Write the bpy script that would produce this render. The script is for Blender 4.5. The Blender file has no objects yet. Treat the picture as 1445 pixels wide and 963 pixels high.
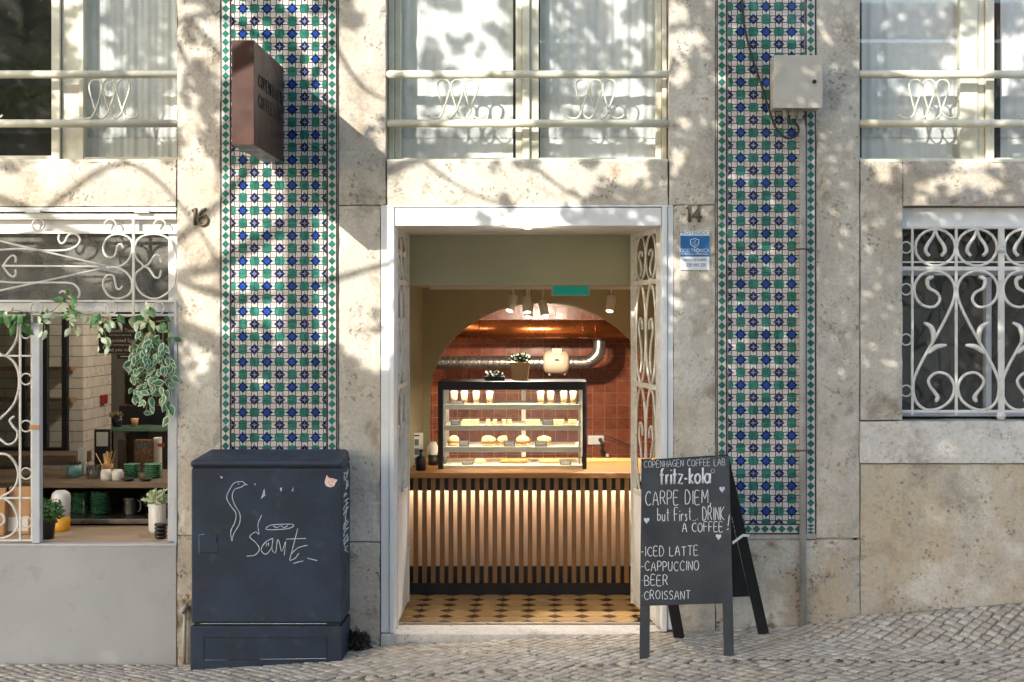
import bpy, math, random
from mathutils import Vector, Matrix, noise
random.seed(11)
sc = bpy.context.scene
COL = sc.collection

# ------------------------------------------------------------------ camera
D0, K = 7.8, 254.0                 # metres from lens to facade, pixels per metre on the facade
F = D0 * K
VX, VY, ZC = 775.0, 446.0, 1.709   # vanishing point of the photograph, eye height over the threshold
cam = bpy.data.cameras.new('camera')
camo = bpy.data.objects.new('camera', cam); COL.objects.link(camo)
camo.location = (0, -D0, ZC); camo.rotation_euler = (math.pi / 2, 0, 0)
cam.sensor_width = 36; cam.lens = F / 1445 * 36
cam.shift_x = -(VX - 722.5) / 1445; cam.shift_y = -(481.5 - VY) / 1445
cam.clip_start = .05; cam.clip_end = 400
sc.camera = camo
# ------------------------------------------------------------------ sky, sun, exposure
SUN = Vector((-.684, -1, .581)).normalized()     # towards the sun, measured from the sign's shadow
w = bpy.data.worlds.new('World'); sc.world = w; w.use_nodes = True
wn = w.node_tree; sky = wn.nodes.new('ShaderNodeTexSky'); sky.sky_type = 'NISHITA'; sky.sun_disc = False
sky.sun_elevation = math.asin(SUN.z); sky.sun_rotation = math.atan2(SUN.x, SUN.y)
sky.air_density = 1.0; sky.dust_density = 1.8; sky.ozone_density = 1.0
bg = wn.nodes['Background']; bg.inputs['Strength'].default_value = .15
wn.links.new(sky.outputs[0], bg.inputs[0])
sl = bpy.data.lights.new('sun', 'SUN'); sl.energy = 2.5; sl.angle = math.radians(.4); sl.color = (1, .95, .87)
so = bpy.data.objects.new('sun', sl); COL.objects.link(so); so.rotation_euler = (-SUN).to_track_quat('-Z', 'Y').to_euler()
so.location = (-8, -12, 12)
vs = sc.view_settings; sc.display_settings.display_device = 'sRGB'
vs.view_transform = 'Standard'; vs.look = 'None'; vs.gamma = 1; vs.use_curve_mapping = False
vs.exposure = 1.68
sc.cycles.max_bounces = 8; sc.cycles.transparent_max_bounces = 12
sc.cycles.sample_clamp_indirect = 6

# ------------------------------------------------------------------ pixel helpers
def PX(px, Y=0): return (px - VX) / F * (D0 + Y)
def PZ(py, Y=0): return ZC - (py - VY) / F * (D0 + Y)
def P(px, py, Y=0): return Vector((PX(px, Y), Y, PZ(py, Y)))
def LN(n, Y=0): return n / F * (D0 + Y)
def onplane(p0, n):
    c = Vector((0, -D0, ZC))
    def f(px, py):
        d = Vector(((px - VX) / F, 1, -(py - VY) / F)); t = (p0 - c).dot(n) / d.dot(n)
        return c + d * t
    return f

# ------------------------------------------------------------------ mesh builder
def smooth(pts, sub=4, closed=False):
    pts = [Vector(p) for p in pts]; n = len(pts)
    if n < 3: return pts
    out = []
    for i in range(n if closed else n - 1):
        g = (lambda k: pts[k % n]) if closed else (lambda k: pts[max(0, min(n - 1, k))])
        p0, p1, p2, p3 = g(i - 1), g(i), g(i + 1), g(i + 2)
        for s in range(sub):
            t = s / sub
            out.append(.5 * ((2 * p1) + (p2 - p0) * t + (2 * p0 - 5 * p1 + 4 * p2 - p3) * t * t + (3 * p1 - p0 - 3 * p2 + p3) * t ** 3))
    if not closed: out.append(pts[-1])
    return out
class MB:
    def __init__(s): s.v = []; s.f = []; s.m = []; s.cur = 0; s.sm = []
    def face(s, idx, sm=False): s.f.append(tuple(idx)); s.m.append(s.cur); s.sm.append(sm)
    def hexa(s, c):                      # 8 corners: front (x0z0,x1z0,x1z1,x0z1) then back
        b = len(s.v); s.v += [tuple(p) for p in c]
        for q in ((0, 1, 2, 3), (5, 4, 7, 6), (4, 0, 3, 7), (1, 5, 6, 2), (3, 2, 6, 7), (4, 5, 1, 0)): s.face([b + i for i in q])
        return s
    def box(s, x0, x1, y0, y1, z0, z1):
        return s.hexa([(x0, y0, z0), (x1, y0, z0), (x1, y0, z1), (x0, y0, z1), (x0, y1, z0), (x1, y1, z0), (x1, y1, z1), (x0, y1, z1)])
    def px(s, x0, y0, x1, y1, Y0, Y1, ref=None):   # pixel rectangle seen at depth ref (default front face)
        r = Y0 if ref is None else ref
        return s.box(PX(x0, r), PX(x1, r), Y0, Y1, PZ(y1, r), PZ(y0, r))
    def bar(s, a, b, wx, wy, up=Vector((0, 0, 1))):   # rectangular bar from a to b
        a, b = Vector(a), Vector(b); d = (b - a).normalized(); u = d.cross(up)
        if u.length < 1e-3: u = d.cross(Vector((0, 1, 0)))
        u.normalize(); v = u.cross(d).normalized(); u = u * wx / 2; v = v * wy / 2
        return s.hexa([a - u - v, a + u - v, a + u + v, a - u + v, b - u - v, b + u - v, b + u + v, b - u + v])
    def tube(s, pts, r, n=6, sub=4, closed=False, cap=True, flat=1.0):
        ps = smooth(pts, sub, closed) if sub > 1 else [Vector(p) for p in pts]
        m = len(ps); rr = r if callable(r) else (lambda t: r); b0 = len(s.v)
        up = None
        for i in range(m):
            d = (ps[(i + 1) % m] - ps[i - 1]) if closed else (ps[min(m - 1, i + 1)] - ps[max(0, i - 1)])
            if d.length < 1e-9: d = Vector((0, 0, 1))
            d.normalize()
            if up is None:
                up = Vector((0, 1, 0)) if abs(d.y) < .9 else Vector((1, 0, 0))
            u = (up - d * up.dot(d))
            if u.length < 1e-6: u = d.orthogonal()
            u.normalize(); up = u; v = d.cross(u); R = rr(i / max(1, m - 1))
            for k in range(n):
                a = 2 * math.pi * k / n
                s.v.append(tuple(ps[i] + u * math.cos(a) * R * flat + v * math.sin(a) * R))
        for i in range(m if closed else m - 1):
            for k in range(n):
                j = (i + 1) % m
                s.face((b0 + i * n + k, b0 + i * n + (k + 1) % n, b0 + j * n + (k + 1) % n, b0 + j * n + k), n > 5)
        if cap and not closed:
            s.face([b0 + k for k in range(n)][::-1]); s.face([b0 + (m - 1) * n + k for k in range(n)])
        return s
    def ring(s, c, R, r, n=6, seg=18, axis='y', ry=None):
        c = Vector(c); ry = ry or R; pts = []
        for i in range(seg):
            a = 2 * math.pi * i / seg
            o = (math.cos(a) * R, 0, math.sin(a) * ry) if axis == 'y' else (math.cos(a) * R, math.sin(a) * ry, 0)
            pts.append(c + Vector(o))
        return s.tube(pts, r, n, 1, True)
    def lathe(s, c, prof, n=16, tilt=None):
        c = Vector(c); b = len(s.v)
        for (r, z) in prof:
            for k in range(n):
                a = 2 * math.pi * k / n; o = Vector((math.cos(a) * r, math.sin(a) * r, z))
                if tilt is not None: o = tilt @ o
                s.v.append(tuple(c + o))
        for i in range(len(prof) - 1):
            for k in range(n): s.face((b + i * n + k, b + i * n + (k + 1) % n, b + (i + 1) * n + (k + 1) % n, b + (i + 1) * n + k), True)
        s.face([b + k for k in range(n)][::-1]); s.face([b + (len(prof) - 1) * n + k for k in range(n)])
        return s
    def prism(s, pts, dv):               # planar outline extruded by dv
        b = len(s.v); n = len(pts); dv = Vector(dv)
        s.v += [tuple(p) for p in pts] + [tuple(Vector(p) + dv) for p in pts]
        s.face(range(b, b + n)); s.face(range(b + 2 * n - 1, b + n - 1, -1))
        for i in range(n): s.face((b + i, b + n + i, b + n + (i + 1) % n, b + (i + 1) % n))
        return s
    def poly(s, pts, sm=False):
        b = len(s.v); s.v += [tuple(p) for p in pts]; s.face(range(b, b + len(pts)), sm); return s
    def mesh(s, name, mats):
        me = bpy.data.meshes.new(name); me.from_pydata(s.v, [], s.f)
        for m in (mats if isinstance(mats, (list, tuple)) else [mats]): me.materials.append(m)
        if isinstance(mats, (list, tuple)): me.polygons.foreach_set('material_index', s.m)
        me.polygons.foreach_set('use_smooth', s.sm); me.update()
        return me
    def build(s, name, mats, parent=None, bev=0, **kw):
        return link(name, s.mesh(name, mats), parent, bev, **kw)
def link(name, me, parent=None, bev=0, **kw):
    o = bpy.data.objects.new(name, me); COL.objects.link(o)
    if parent is not None: o.parent = parent
    if bev:
        b = o.modifiers.new('bevel', 'BEVEL'); b.width = bev; b.segments = 2; b.limit_method = 'ANGLE'; b.angle_limit = .7
    for k, v in kw.items(): o[k] = v
    return o
def thing(name, label, cat, group=None, loc=(0, 0, 0)):
    o = bpy.data.objects.new(name, None); COL.objects.link(o); o.empty_display_size = .1
    o['label'] = label; o['category'] = cat
    if group: o['group'] = group
    return o
def tag(o, label, cat, group=None):
    o['label'] = label; o['category'] = cat
    if group: o['group'] = group
    return o
def struct(o): o['kind'] = 'structure'; return o
def bx(name, mat, x0, y0, x1, y1, Y0, Y1, parent=None, bev=0, ref=None, **kw):
    return MB().px(x0, y0, x1, y1, Y0, Y1, ref).build(name, mat, parent, bev, **kw)

# ------------------------------------------------------------------ materials
def C(h):
    h = h.lstrip('#'); o = []
    for i in (0, 2, 4):
        x = int(h[i:i + 2], 16) / 255; o.append(x / 12.92 if x <= .04045 else ((x + .055) / 1.055) ** 2.4)
    return tuple(o) + (1,)
class MT:
    def __init__(s, name):
        s.m = bpy.data.materials.new(name); s.m.use_nodes = True; s.nt = s.m.node_tree
        s.b = s.nt.nodes['Principled BSDF']; s.pos = None
    def n(s, t, ins=None, **at):
        x = s.nt.nodes.new(t)
        for k, v in at.items(): setattr(x, k, v)
        for k, v in (ins or {}).items():
            if hasattr(v, 'is_output'): s.nt.links.new(v, x.inputs[k])
            else: x.inputs[k].default_value = v
        return x
    def co(s, obj=False):
        if obj: return s.n('ShaderNodeTexCoord').outputs['Object']
        if s.pos is None: s.pos = s.n('ShaderNodeNewGeometry').outputs['Position']
        return s.pos
    def noise(s, scale, detail=4, rough=.55, co=None, dist=0):
        return s.n('ShaderNodeTexNoise', {'Vector': co or s.co(), 'Scale': scale, 'Detail': detail, 'Roughness': rough, 'Distortion': dist}).outputs['Fac']
    def ramp(s, f, a, b, va=0, vb=1):
        return s.n('ShaderNodeMapRange', {'Value': f, 'From Min': a, 'From Max': b, 'To Min': va, 'To Max': vb}).outputs[0]
    def mix(s, f, a, b, mode='MIX'):
        x = s.n('ShaderNodeMix', data_type='RGBA', blend_type=mode)
        for sock, v in ((x.inputs[0], f), (x.inputs[6], a), (x.inputs[7], b)):
            if hasattr(v, 'is_output'): s.nt.links.new(v, sock)
            else: sock.default_value = v
        return x.outputs[2]
    def rnd(s): return s.n('ShaderNodeObjectInfo').outputs['Random']
    def bump(s, h, strength=.3, dist=.004):
        x = s.n('ShaderNodeBump', {'Height': h, 'Strength': strength, 'Distance': dist}); s.nt.links.new(x.outputs[0], s.b.inputs['Normal'])
    def set(s, **kw):
        for k, v in kw.items():
            k = k.replace('_', ' ')
            if hasattr(v, 'is_output'): s.nt.links.new(v, s.b.inputs[k])
            else: s.b.inputs[k].default_value = v
        return s
def pm(name, c, c2=None, scale=9, rough=.6, metal=0, bump=0, bs=60, rand=0, spec=.5, lo=.35, hi=.65, obj=False, coat=0, dirt=0):
    t = MT(name); c = C(c) if isinstance(c, str) else c; col = c
    co = t.co(obj)
    if c2: col = t.mix(t.ramp(t.noise(scale, 5, co=co), lo, hi), c, C(c2))
    if dirt:
        g = t.ramp(t.noise(scale * 2.3, 8, .7, co), .56, .72); col = t.mix(g, col, t.mix(dirt, col, C('#5b5045')))
    if rand:
        h = t.n('ShaderNodeHueSaturation', {'Color': col, 'Value': t.ramp(t.rnd(), 0, 1, 1 - rand, 1 + rand)}); col = h.outputs[0]
    t.set(Base_Color=col, Metallic=metal, Specular_IOR_Level=spec)
    t.set(Roughness=t.ramp(t.noise(scale * 1.7, 4, co=co), .3, .7, max(0, rough - .08), min(1, rough + .08)))
    if coat: t.set(Coat_Weight=coat, Coat_Roughness=.08)
    if bump: t.bump(t.noise(bs, 4, co=co), bump)
    return t.m
def stone(name, base, warm, grey, dark, pit=.55, stain=.5, bump=.55):
    t = MT(name); p = t.co()
    big = t.noise(1.1, 5, .6); mid = t.noise(4.5, 8, .68, dist=.5); fine = t.noise(48, 6, .72); grain = t.noise(190, 3, .7)
    mp = t.n('ShaderNodeMapping', {'Vector': p, 'Scale': (1, 1, .3)}).outputs[0]
    streak = t.noise(5, 6, .65, mp)
    col = t.mix(t.ramp(big, .38, .62), C(base), C(warm))
    col = t.mix(t.ramp(streak, .48, .66, 0, .8), col, C(grey))
    pale = t.noise(3.1, 7, .68, t.n('ShaderNodeMapping', {'Vector': p, 'Location': (7, 3, 1)}).outputs[0])
    col = t.mix(t.ramp(pale, .5, .62, 0, .75), col, C('#cdc7ba'))
    col = t.mix(t.ramp(mid, .55, .66, 0, stain), col, C(dark))
    rust = t.noise(7, 7, .7, t.n('ShaderNodeMapping', {'Vector': p, 'Location': (2, 9, 4)}).outputs[0])
    col = t.mix(t.ramp(rust, .58, .7, 0, .45), col, C('#a5825a'))
    soot = t.noise(2.3, 8, .72, t.n('ShaderNodeMapping', {'Vector': p, 'Location': (5, 1, 8)}).outputs[0])
    col = t.mix(t.ramp(soot, .56, .7, 0, .6), col, C('#6a645b'))
    vor = t.n('ShaderNodeTexVoronoi', {'Vector': t.n('ShaderNodeVectorMath', {0: p, 1: t.n('ShaderNodeVectorMath', {0: t.n('ShaderNodeTexNoise', {'Vector': p, 'Scale': 30.0}).outputs['Color'], 1: (.05, .05, .05)}, operation='MULTIPLY').outputs[0]}, operation='ADD').outputs[0], 'Scale': 34.0})
    mask = t.ramp(t.noise(6, 5, .65), .48, .6)
    pits = t.n('ShaderNodeMath', {0: t.ramp(vor.outputs['Distance'], .4, .2), 1: mask}, operation='MULTIPLY', use_clamp=True).outputs[0]
    col = t.mix(t.n('ShaderNodeMath', {0: pits, 1: pit}, operation='MULTIPLY').outputs[0], col, C('#75664f'))
    col = t.mix(t.ramp(fine, .45, .72, .0, .4), col, C('#86785f'))
    col = t.mix(t.ramp(grain, .5, .8, .0, .35), col, C('#5f5545'))
    hs = t.n('ShaderNodeHueSaturation', {'Color': col, 'Value': t.ramp(t.rnd(), 0, 1, .95, 1.05)}); col = hs.outputs[0]
    t.set(Base_Color=col, Roughness=.88, Specular_IOR_Level=.25)
    h = t.n('ShaderNodeMath', {0: t.n('ShaderNodeMath', {0: mid, 1: fine}, operation='ADD').outputs[0], 1: pits}, operation='SUBTRACT').outputs[0]
    h = t.n('ShaderNodeMath', {0: h, 1: t.n('ShaderNodeMath', {0: grain, 1: .35}, operation='MULTIPLY').outputs[0]}, operation='ADD').outputs[0]
    t.bump(h, bump, .006)
    return t.m
def glass(name, tint=(1, 1, 1, 1), rough=.0, boost=1.0, dust=0.0):
    t = MT(name); t.nt.nodes.remove(t.b)
    tr = t.n('ShaderNodeBsdfTransparent', {'Color': tint}); gl = t.n('ShaderNodeBsdfGlossy', {'Roughness': rough})
    fc = t.n('ShaderNodeLayerWeight', {'Blend': .5}).outputs['Facing']
    p5 = t.n('ShaderNodeMath', {0: fc, 1: 5.0}, operation='POWER').outputs[0]
    f = t.ramp(p5, 0, 1, .045 * boost, 1)
    mx = t.n('ShaderNodeMixShader', {0: f, 1: tr.outputs[0], 2: gl.outputs[0]}); out = mx
    if dust:
        df = t.n('ShaderNodeBsdfDiffuse', {'Color': (.6, .58, .52, 1)})
        g = t.ramp(t.noise(7, 7, .7), .35, .75, dust * .3, dust)
        out = t.n('ShaderNodeMixShader', {0: g, 1: mx.outputs[0], 2: df.outputs[0]})
    t.nt.links.new(out.outputs[0], t.nt.nodes['Material Output'].inputs[0])
    return t.m
def emis(name, c, st):
    t = MT(name); t.set(Base_Color=c, Emission_Color=c, Emission_Strength=st); return t.m

M = {}
M['stone'] = stone('limestone', '#beb7ab', '#b7ab99', '#aca79f', '#7f7160', pit=.55, stain=.7, bump=.7)
M['plaster'] = stone('old_plaster', '#b8afa0', '#b7a78c', '#aaa398', '#9c8d78', pit=.7, stain=.6, bump=.7)
M['sill'] = stone('pale_stone', '#d0cbc4', '#c9c2b8', '#c0bbb4', '#9d9388', pit=.5, stain=.35, bump=.35)
M['joint'] = pm('mortar', '#857a6a', '#9b8f7e', 20, .95, bump=.4)
M['white'] = pm('white_paint', '#d9d9d8', '#cfcfcd', 3, .42, bump=.05, dirt=.25)
M['iron'] = pm('white_iron_paint', '#cfccc5', '#c0bcb2', 12, .45, bump=.25, bs=90, dirt=.6)
M['cream'] = pm('cream_paint', '#cfcbb9', '#bdb8a2', 6, .45, dirt=.3)
M['greypanel'] = pm('grey_panel', '#9b9c9d', '#939494', 2.4, .6, bump=.1, bs=120, dirt=.3)
M['frame'] = pm('grey_frame', '#b4b7bc', '#a8abb0', 5, .4, dirt=.2)
M['olive'] = pm('olive_paint', '#999880', '#939279', 2, .75, bump=.05)
M['ceil'] = pm('ceiling_paint', '#b8b0a0', '#b0a898', 2, .8)
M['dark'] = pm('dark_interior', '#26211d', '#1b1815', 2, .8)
M['black'] = pm('black_metal', '#17171a', '#1e1e20', 12, .4)
M['cab'] = pm('navy_cabinet_paint', '#162334', '#1e2e42', 5, .52, lo=.42, hi=.62, bump=.08, bs=60, dirt=.35)
M['chalk'] = pm('chalk', '#e0dfdc', '#b9b8b6', 60, .9)
M['paintwhite'] = pm('white_marker', '#cfd2d4', '#9fa4a8', 50, .7)
M['board'] = pm('blackboard', '#2b2d2f', '#46494b', 4, .75, lo=.4, hi=.8, dirt=.1)
M['boardframe'] = pm('board_frame', '#292a2b', '#333436', 9, .6)
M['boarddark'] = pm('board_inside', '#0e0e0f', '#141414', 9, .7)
M['sign'] = pm('bronze_sign', '#3c2620', '#4a3028', 5, .42, metal=.45, bump=.05, bs=30, dirt=.2)
M['signtext'] = pm('sign_lettering', '#191412', None, 5, .6)
M['box'] = pm('meter_box', '#b9b2a4', '#b0a898', 4, .5, dirt=.2)
M['pipe'] = pm('grey_conduit', '#a5a29b', '#94908a', 7, .5, dirt=.3)
M['number'] = pm('brass_number', '#57503f', '#6b624d', 14, .55, metal=.5)
M['wood'] = pm('oak', '#a5713f', '#8f5f33', 6, .5, bump=.1, bs=30)
def woodgrain(name, a, b, sc3=(14, 14, 1.2), rough=.5, rand=.12):
    t = MT(name); co = t.n('ShaderNodeMapping', {'Vector': t.co(), 'Scale': sc3}).outputs[0]
    f = t.noise(3, 6, .65, co, .8); col = t.mix(t.ramp(f, .3, .7), C(a), C(b))
    h = t.n('ShaderNodeHueSaturation', {'Color': col, 'Value': t.ramp(t.rnd(), 0, 1, 1 - rand, 1 + rand)})
    t.set(Base_Color=h.outputs[0], Roughness=rough); t.bump(f, .1, .002); return t.m
M['slat'] = woodgrain('oak_slat', '#9c7347', '#7f5b37')
M['counterwood'] = woodgrain('counter_oak', '#b17f4a', '#96673a', (1.5, 14, 14))
M['sillwood'] = woodgrain('sill_wood', '#b39c82', '#9c8468', (1.2, 10, 10), .55)
M['rough'] = woodgrain('rough_counter', '#7d6a54', '#5d4d3c', (1.5, 12, 12), .6)
M['planter'] = woodgrain('planter_wood', '#d8b077', '#c79c62')
M['topplant'] = pm('dark_plant', '#26401f', '#1c3018', 40, .6, rand=.2)
M['peach'] = pm('peach_back_panel', '#ddc3a6', None, 5, .7)
M['case'] = pm('case_white', '#d8d2c6', None, 5, .4)
M['steel'] = pm('galvanised_duct', '#8d8782', '#a09a94', 12, .32, metal=.9, bump=.08)
M['copper'] = pm('copper_duct', '#b0673a', '#9a552c', 6, .26, metal=.9)
M['fan'] = pm('fan_housing', '#b5a38c', None, 5, .5)
M['redtile'] = pm('terracotta_tile', '#7d4128', '#6e3722', 9, .28, rand=.14, obj=False)
M['redgrout'] = pm('tile_grout', '#b98e6c', None, 9, .9)
M['subway'] = pm('subway_tile', '#d6cfc3', '#cdc4b6', 6, .3, rand=.07)
M['subgrout'] = pm('dark_grout', '#3a2f26', None, 9, .9)
M['brown'] = pm('brown_panel', '#3a2c24', '#33261f', 4, .6)
M['teal'] = emis('exit_sign_face', C('#0f8f7a'), .12)
M['green'] = pm('green_glaze', '#6aa884', '#5c9a76', 9, .25, rand=.1)
M['potteal'] = pm('teal_pot', '#6f9a94', '#5f8a84', 20, .4)
M['paperw'] = pm('white_paper', '#dcd8d0', None, 5, .8)
M['kraft'] = pm('kraft_paper', '#b98c62', '#a97d55', 10, .8, bump=.2, bs=25)
M['yellow'] = pm('yellow_liquid', '#e3a42c', None, 6, .4)
M['whitecer'] = pm('white_ceramic', '#d8d6d0', None, 6, .35)
M['bread'] = pm('bread', '#c79a5e', '#e3c795', 60, .7, bump=.3)
M['filling'] = pm('filling', '#a8503a', '#5d7a3c', 70, .6)
M['cream2'] = pm('cream_dessert', '#e7d7b8', '#c98f5c', 90, .6)
M['tagblack'] = pm('black_price_tag', '#26272a', '#5a5a5a', 120, .7)
M['leaf'] = pm('leaf_green', '#3f6b36', '#568244', 40, .5, rand=.25)
M['leafpale'] = pm('leaf_pale', '#c9d2b4', '#a9bd92', 40, .5, rand=.12)
M['leafblue'] = pm('leaf_variegated', '#4f7a5c', '#3f6a50', 40, .5, rand=.2)
M['stem'] = pm('stem', '#7c7a48', '#8a7a55', 30, .7)
M['darkplant'] = pm('dry_plant', '#2a241c', '#3a3226', 30, .9)
M['curtain'] = None
M['glass'] = glass('window_glass', (.97, .98, .97, 1), 0, 1.15, .04)
M['glassdirty'] = glass('dusty_glass', (.62, .64, .64, 1), .02, 1.6, .14)
M['transom'] = glass('transom_glass', (.34, .35, .35, 1), .05, 1.8, .30)
M['glassclear'] = glass('display_glass', (.96, .98, .97, 1), 0, 1.5)
M['led'] = emis('led_strip', (1, .84, .68, 1), 16)
M['ledcase'] = emis('case_led', (1, .86, .66, 1), 18)
M['lampface'] = emis('lamp_lens', (1, .78, .5, 1), 3)
M['lampwhite'] = pm('lamp_housing', '#d8d2c8', None, 5, .5)
M['orange'] = pm('orange_poster', '#d77f5c', None, 4, .7)
M['stblue'] = pm('sticker_blue', '#1d5f96', None, 4, .4)
M['stwhite'] = pm('sticker_white', '#d5d8dc', None, 4, .45)
M['sttext'] = pm('sticker_ink', '#5f6a76', None, 4, .5)
M['red'] = pm('red_plastic', '#8e2c25', None, 5, .4)
t = MT('curtain_cloth'); tl = t.n('ShaderNodeBsdfTranslucent', {'Color': (.75, .74, .72, 1)})
wv = t.n('ShaderNodeTexNoise', {'Vector': t.n('ShaderNodeMapping', {'Vector': t.co(), 'Scale': (300, 1, 40)}).outputs[0], 'Scale': 1.0}).outputs['Fac']
t.set(Base_Color=t.mix(t.ramp(wv, .35, .65), (.86, .86, .87, 1), (.78, .78, .79, 1)), Roughness=.9, Specular_IOR_Level=.1)
mxs = t.n('ShaderNodeMixShader', {0: .18, 1: t.b.outputs[0], 2: tl.outputs[0]})
t.nt.links.new(mxs.outputs[0], t.nt.nodes['Material Output'].inputs[0]); M['curtain'] = t.m
t = MT('lace'); p = t.n('ShaderNodeMapping', {'Vector': t.co(), 'Scale': (1, 0, 1)}).outputs[0]
vr = t.n('ShaderNodeTexVoronoi', {'Vector': p, 'Scale': 42.0, 'Randomness': .25}); ring = t.n('ShaderNodeMath', {0: t.n('ShaderNodeMath', {0: vr.outputs['Distance'], 1: 22.0}, operation='MULTIPLY').outputs[0]}, operation='SINE').outputs[0]
t.set(Base_Color=t.mix(t.ramp(ring, -.2, .3), (.78, .78, .78, 1), (.16, .16, .17, 1)), Roughness=.9); M['lace'] = t.m
# glazed azulejo colours
def glaze(name, a, b, rand=.12): return pm(name, a, b, 55, .13, bump=.04, bs=35, dirt=.22, rand=rand, spec=.5, lo=.4, hi=.62)
M['tz'] = [glaze('glaze_white', '#c6beb8', '#b6aca5', .07), glaze('glaze_line', '#1d1518', '#281d20'), glaze('glaze_green', '#2f6f62', '#235a4e', .25),
           glaze('glaze_blue', '#1e4392', '#17357c', .2), glaze('glaze_navy', '#12173a', '#1a2048'), glaze('glaze_pale_green', '#4d9080', '#6aa595'), glaze('glaze_pale_blue', '#6c769c', '#8089a8')]
M['grout'] = pm('white_grout', '#b5aea4', '#9d958b', 40, .9)

# ------------------------------------------------------------------ ground
def interp(tab, x):
    if x <= tab[0][0]: return tab[0][1] + (x - tab[0][0]) * .045
    for (a, za), (b, zb) in zip(tab, tab[1:]):
        if x <= b: return za + (zb - za) * (x - a) / (b - a)
    return tab[-1][1] + (x - tab[-1][0]) * .05
ZW = [(PX(a), PZ(b)) for a, b in ((0, 936), (255, 937), (505, 912), (545, 909), (950, 891), (1000, 889), (1130, 882), (1215, 867), (1445, 849), (1700, 829))]
ZS = [(-2.76, -.20), (-1.90, -.157), (-1.10, -.118), (.5, -.035), (1.1, -.02), (2.4, -.035), (3.5, -.03)]
def gz(x, y):
    k = max(0, min(1, -y / .55)); k = k * k * (3 - 2 * k) if y > -.55 else 1
    return interp(ZW, x) * (1 - k) + interp(ZS, x) * k
M['bed'] = pm('stone_dust', '#867868', '#6b5f50', 8, .95, bump=.5, bs=120)
M['bedroad'] = pm('dark_joint_soil', '#38322a', '#4a4a2c', 5, .95, bump=.5, bs=120)
def cobblemat(name, a, b, c):
    t = MT(name); at = t.n('ShaderNodeAttribute', attribute_name='tint').outputs['Fac']
    r = t.n('ShaderNodeMath', {0: at, 1: t.rnd()}, operation='ADD').outputs[0]
    r = t.n('ShaderNodeMath', {0: r}, operation='FRACT').outputs[0]
    col = t.mix(r, C(a), C(b)); col = t.mix(t.ramp(t.noise(2.2, 5), .5, .7, 0, .7), col, C(c))
    f = t.noise(70, 5, .7); col = t.mix(t.ramp(f, .35, .8, 0, .4), col, C('#6f6455'))
    t.set(Base_Color=col, Roughness=.7, Specular_IOR_Level=.35); t.bump(f, .35, .003); return t.m
M['cobble'] = cobblemat('limestone_sett', '#c6bba9', '#9f9382', '#ab9a85')
M['cobbleroad'] = cobblemat('road_sett', '#c2b5a0', '#9a8e7d', '#b09f88')
def sheet(name, x0, x1, y0, y1, nx, ny, dz, mat):
    m = MB(); sm = []
    for j in range(ny + 1):
        for i in range(nx + 1):
            x = x0 + (x1 - x0) * i / nx; y = y0 + (y1 - y0) * j / ny; m.v.append((x, y, gz(x, y) + dz))
    for j in range(ny):
        for i in range(nx): a = j * (nx + 1) + i; m.face((a, a + 1, a + nx + 2, a + nx + 1))
    return struct(m.build(name, mat))
EDGE = -.75
pave = sheet('pavement', -5, 5, EDGE, .05, 80, 16, -.008, M['bed'])
road = sheet('road', -5, 5, -7, EDGE, 60, 8, -.014, M['bedroad'])
gm = MB()
gm.poly([(-90, -90, -.75), (90, -90, -.75), (90, 90, -.75), (-90, 90, -.75)])
M['asph'] = pm('old_street', '#b7ac99', '#a59a87', 2, .9, bump=.4, bs=40)
struct(gm.build('ground', M['asph']))
sm_ = MB()
for i in range(40):
    x0 = -9 + i * .45; x1 = x0 + .45
    for (ya, yb) in ((-14, -7),): sm_.poly([(x0, ya, gz(x0, -2) - .02), (x1, ya, gz(x1, -2) - .02), (x1, yb, gz(x1, -2) - .02), (x0, yb, gz(x0, -2) - .02)])
struct(sm_.build('street_surface', M['asph']))
# setts: rows set on the diagonal, dished and uneven
def sett_pts(cx, cy, h, ang, jit, top):
    base = []
    for k in range(4):
        a = ang + math.pi / 4 + k * math.pi / 2 + random.uniform(-.13, .13)
        r = h * 1.414 * random.uniform(1 - jit, 1 + jit * .4); base.append((cx + math.cos(a) * r, cy + math.sin(a) * r))
    return base
def add_sett(m, base, ground, top, inset=.9):
    cx = sum(p[0] for p in base) / 4; cy = sum(p[1] for p in base) / 4; b = len(m.v)
    for (x, y) in base: m.v.append((x, y, ground(x, y) - .03))
    for (x, y) in base: m.v.append((x, y, ground(x, y) + top - .004))
    tilt = (random.uniform(-.03, .03), random.uniform(-.03, .03))
    for (x, y) in base:
        X, Y = cx + (x - cx) * inset, cy + (y - cy) * inset
        m.v.append((X, Y, ground(X, Y) + top + (X - cx) * tilt[0] + (Y - cy) * tilt[1]))
    for k in range(4):
        j = (k + 1) % 4; m.face((b + k, b + j, b + 4 + j, b + 4 + k)); m.face((b + 4 + k, b + 4 + j, b + 8 + j, b + 8 + k), True)
    m.face((b + 8, b + 9, b + 10, b + 11), True)
    return 13
setts = []
def lay(x0, x1, y0, y1, pitch, half, kind):
    s = pitch / math.sqrt(2); j = 0
    y = y0
    while y < y1:
        x = x0 + (s if j % 2 else 0)
        while x < x1:
            wob = noise.noise(Vector((x * .7, y * 2, 3))) * .012
            setts.append((x + random.uniform(-.006, .006), y + wob + random.uniform(-.005, .005), half * random.uniform(.84, 1.08), kind)); x += 2 * s
        y += s; j += 1
lay(-3.6, 3.6, EDGE + .02, -.02, .053, .0234, 0)
lay(-3.6, 3.6, -2.4, EDGE - .02, .060, .0252, 1)
def infr(x, y):
    d = D0 + y; px = VX + x / d * F; py = VY - (gz(x, y) - ZC) / d * F
    return -5 < px < 1450 and py < 966
vis = sorted([s for s in setts if infr(s[0], s[1])], key=lambda s: s[1])
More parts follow.
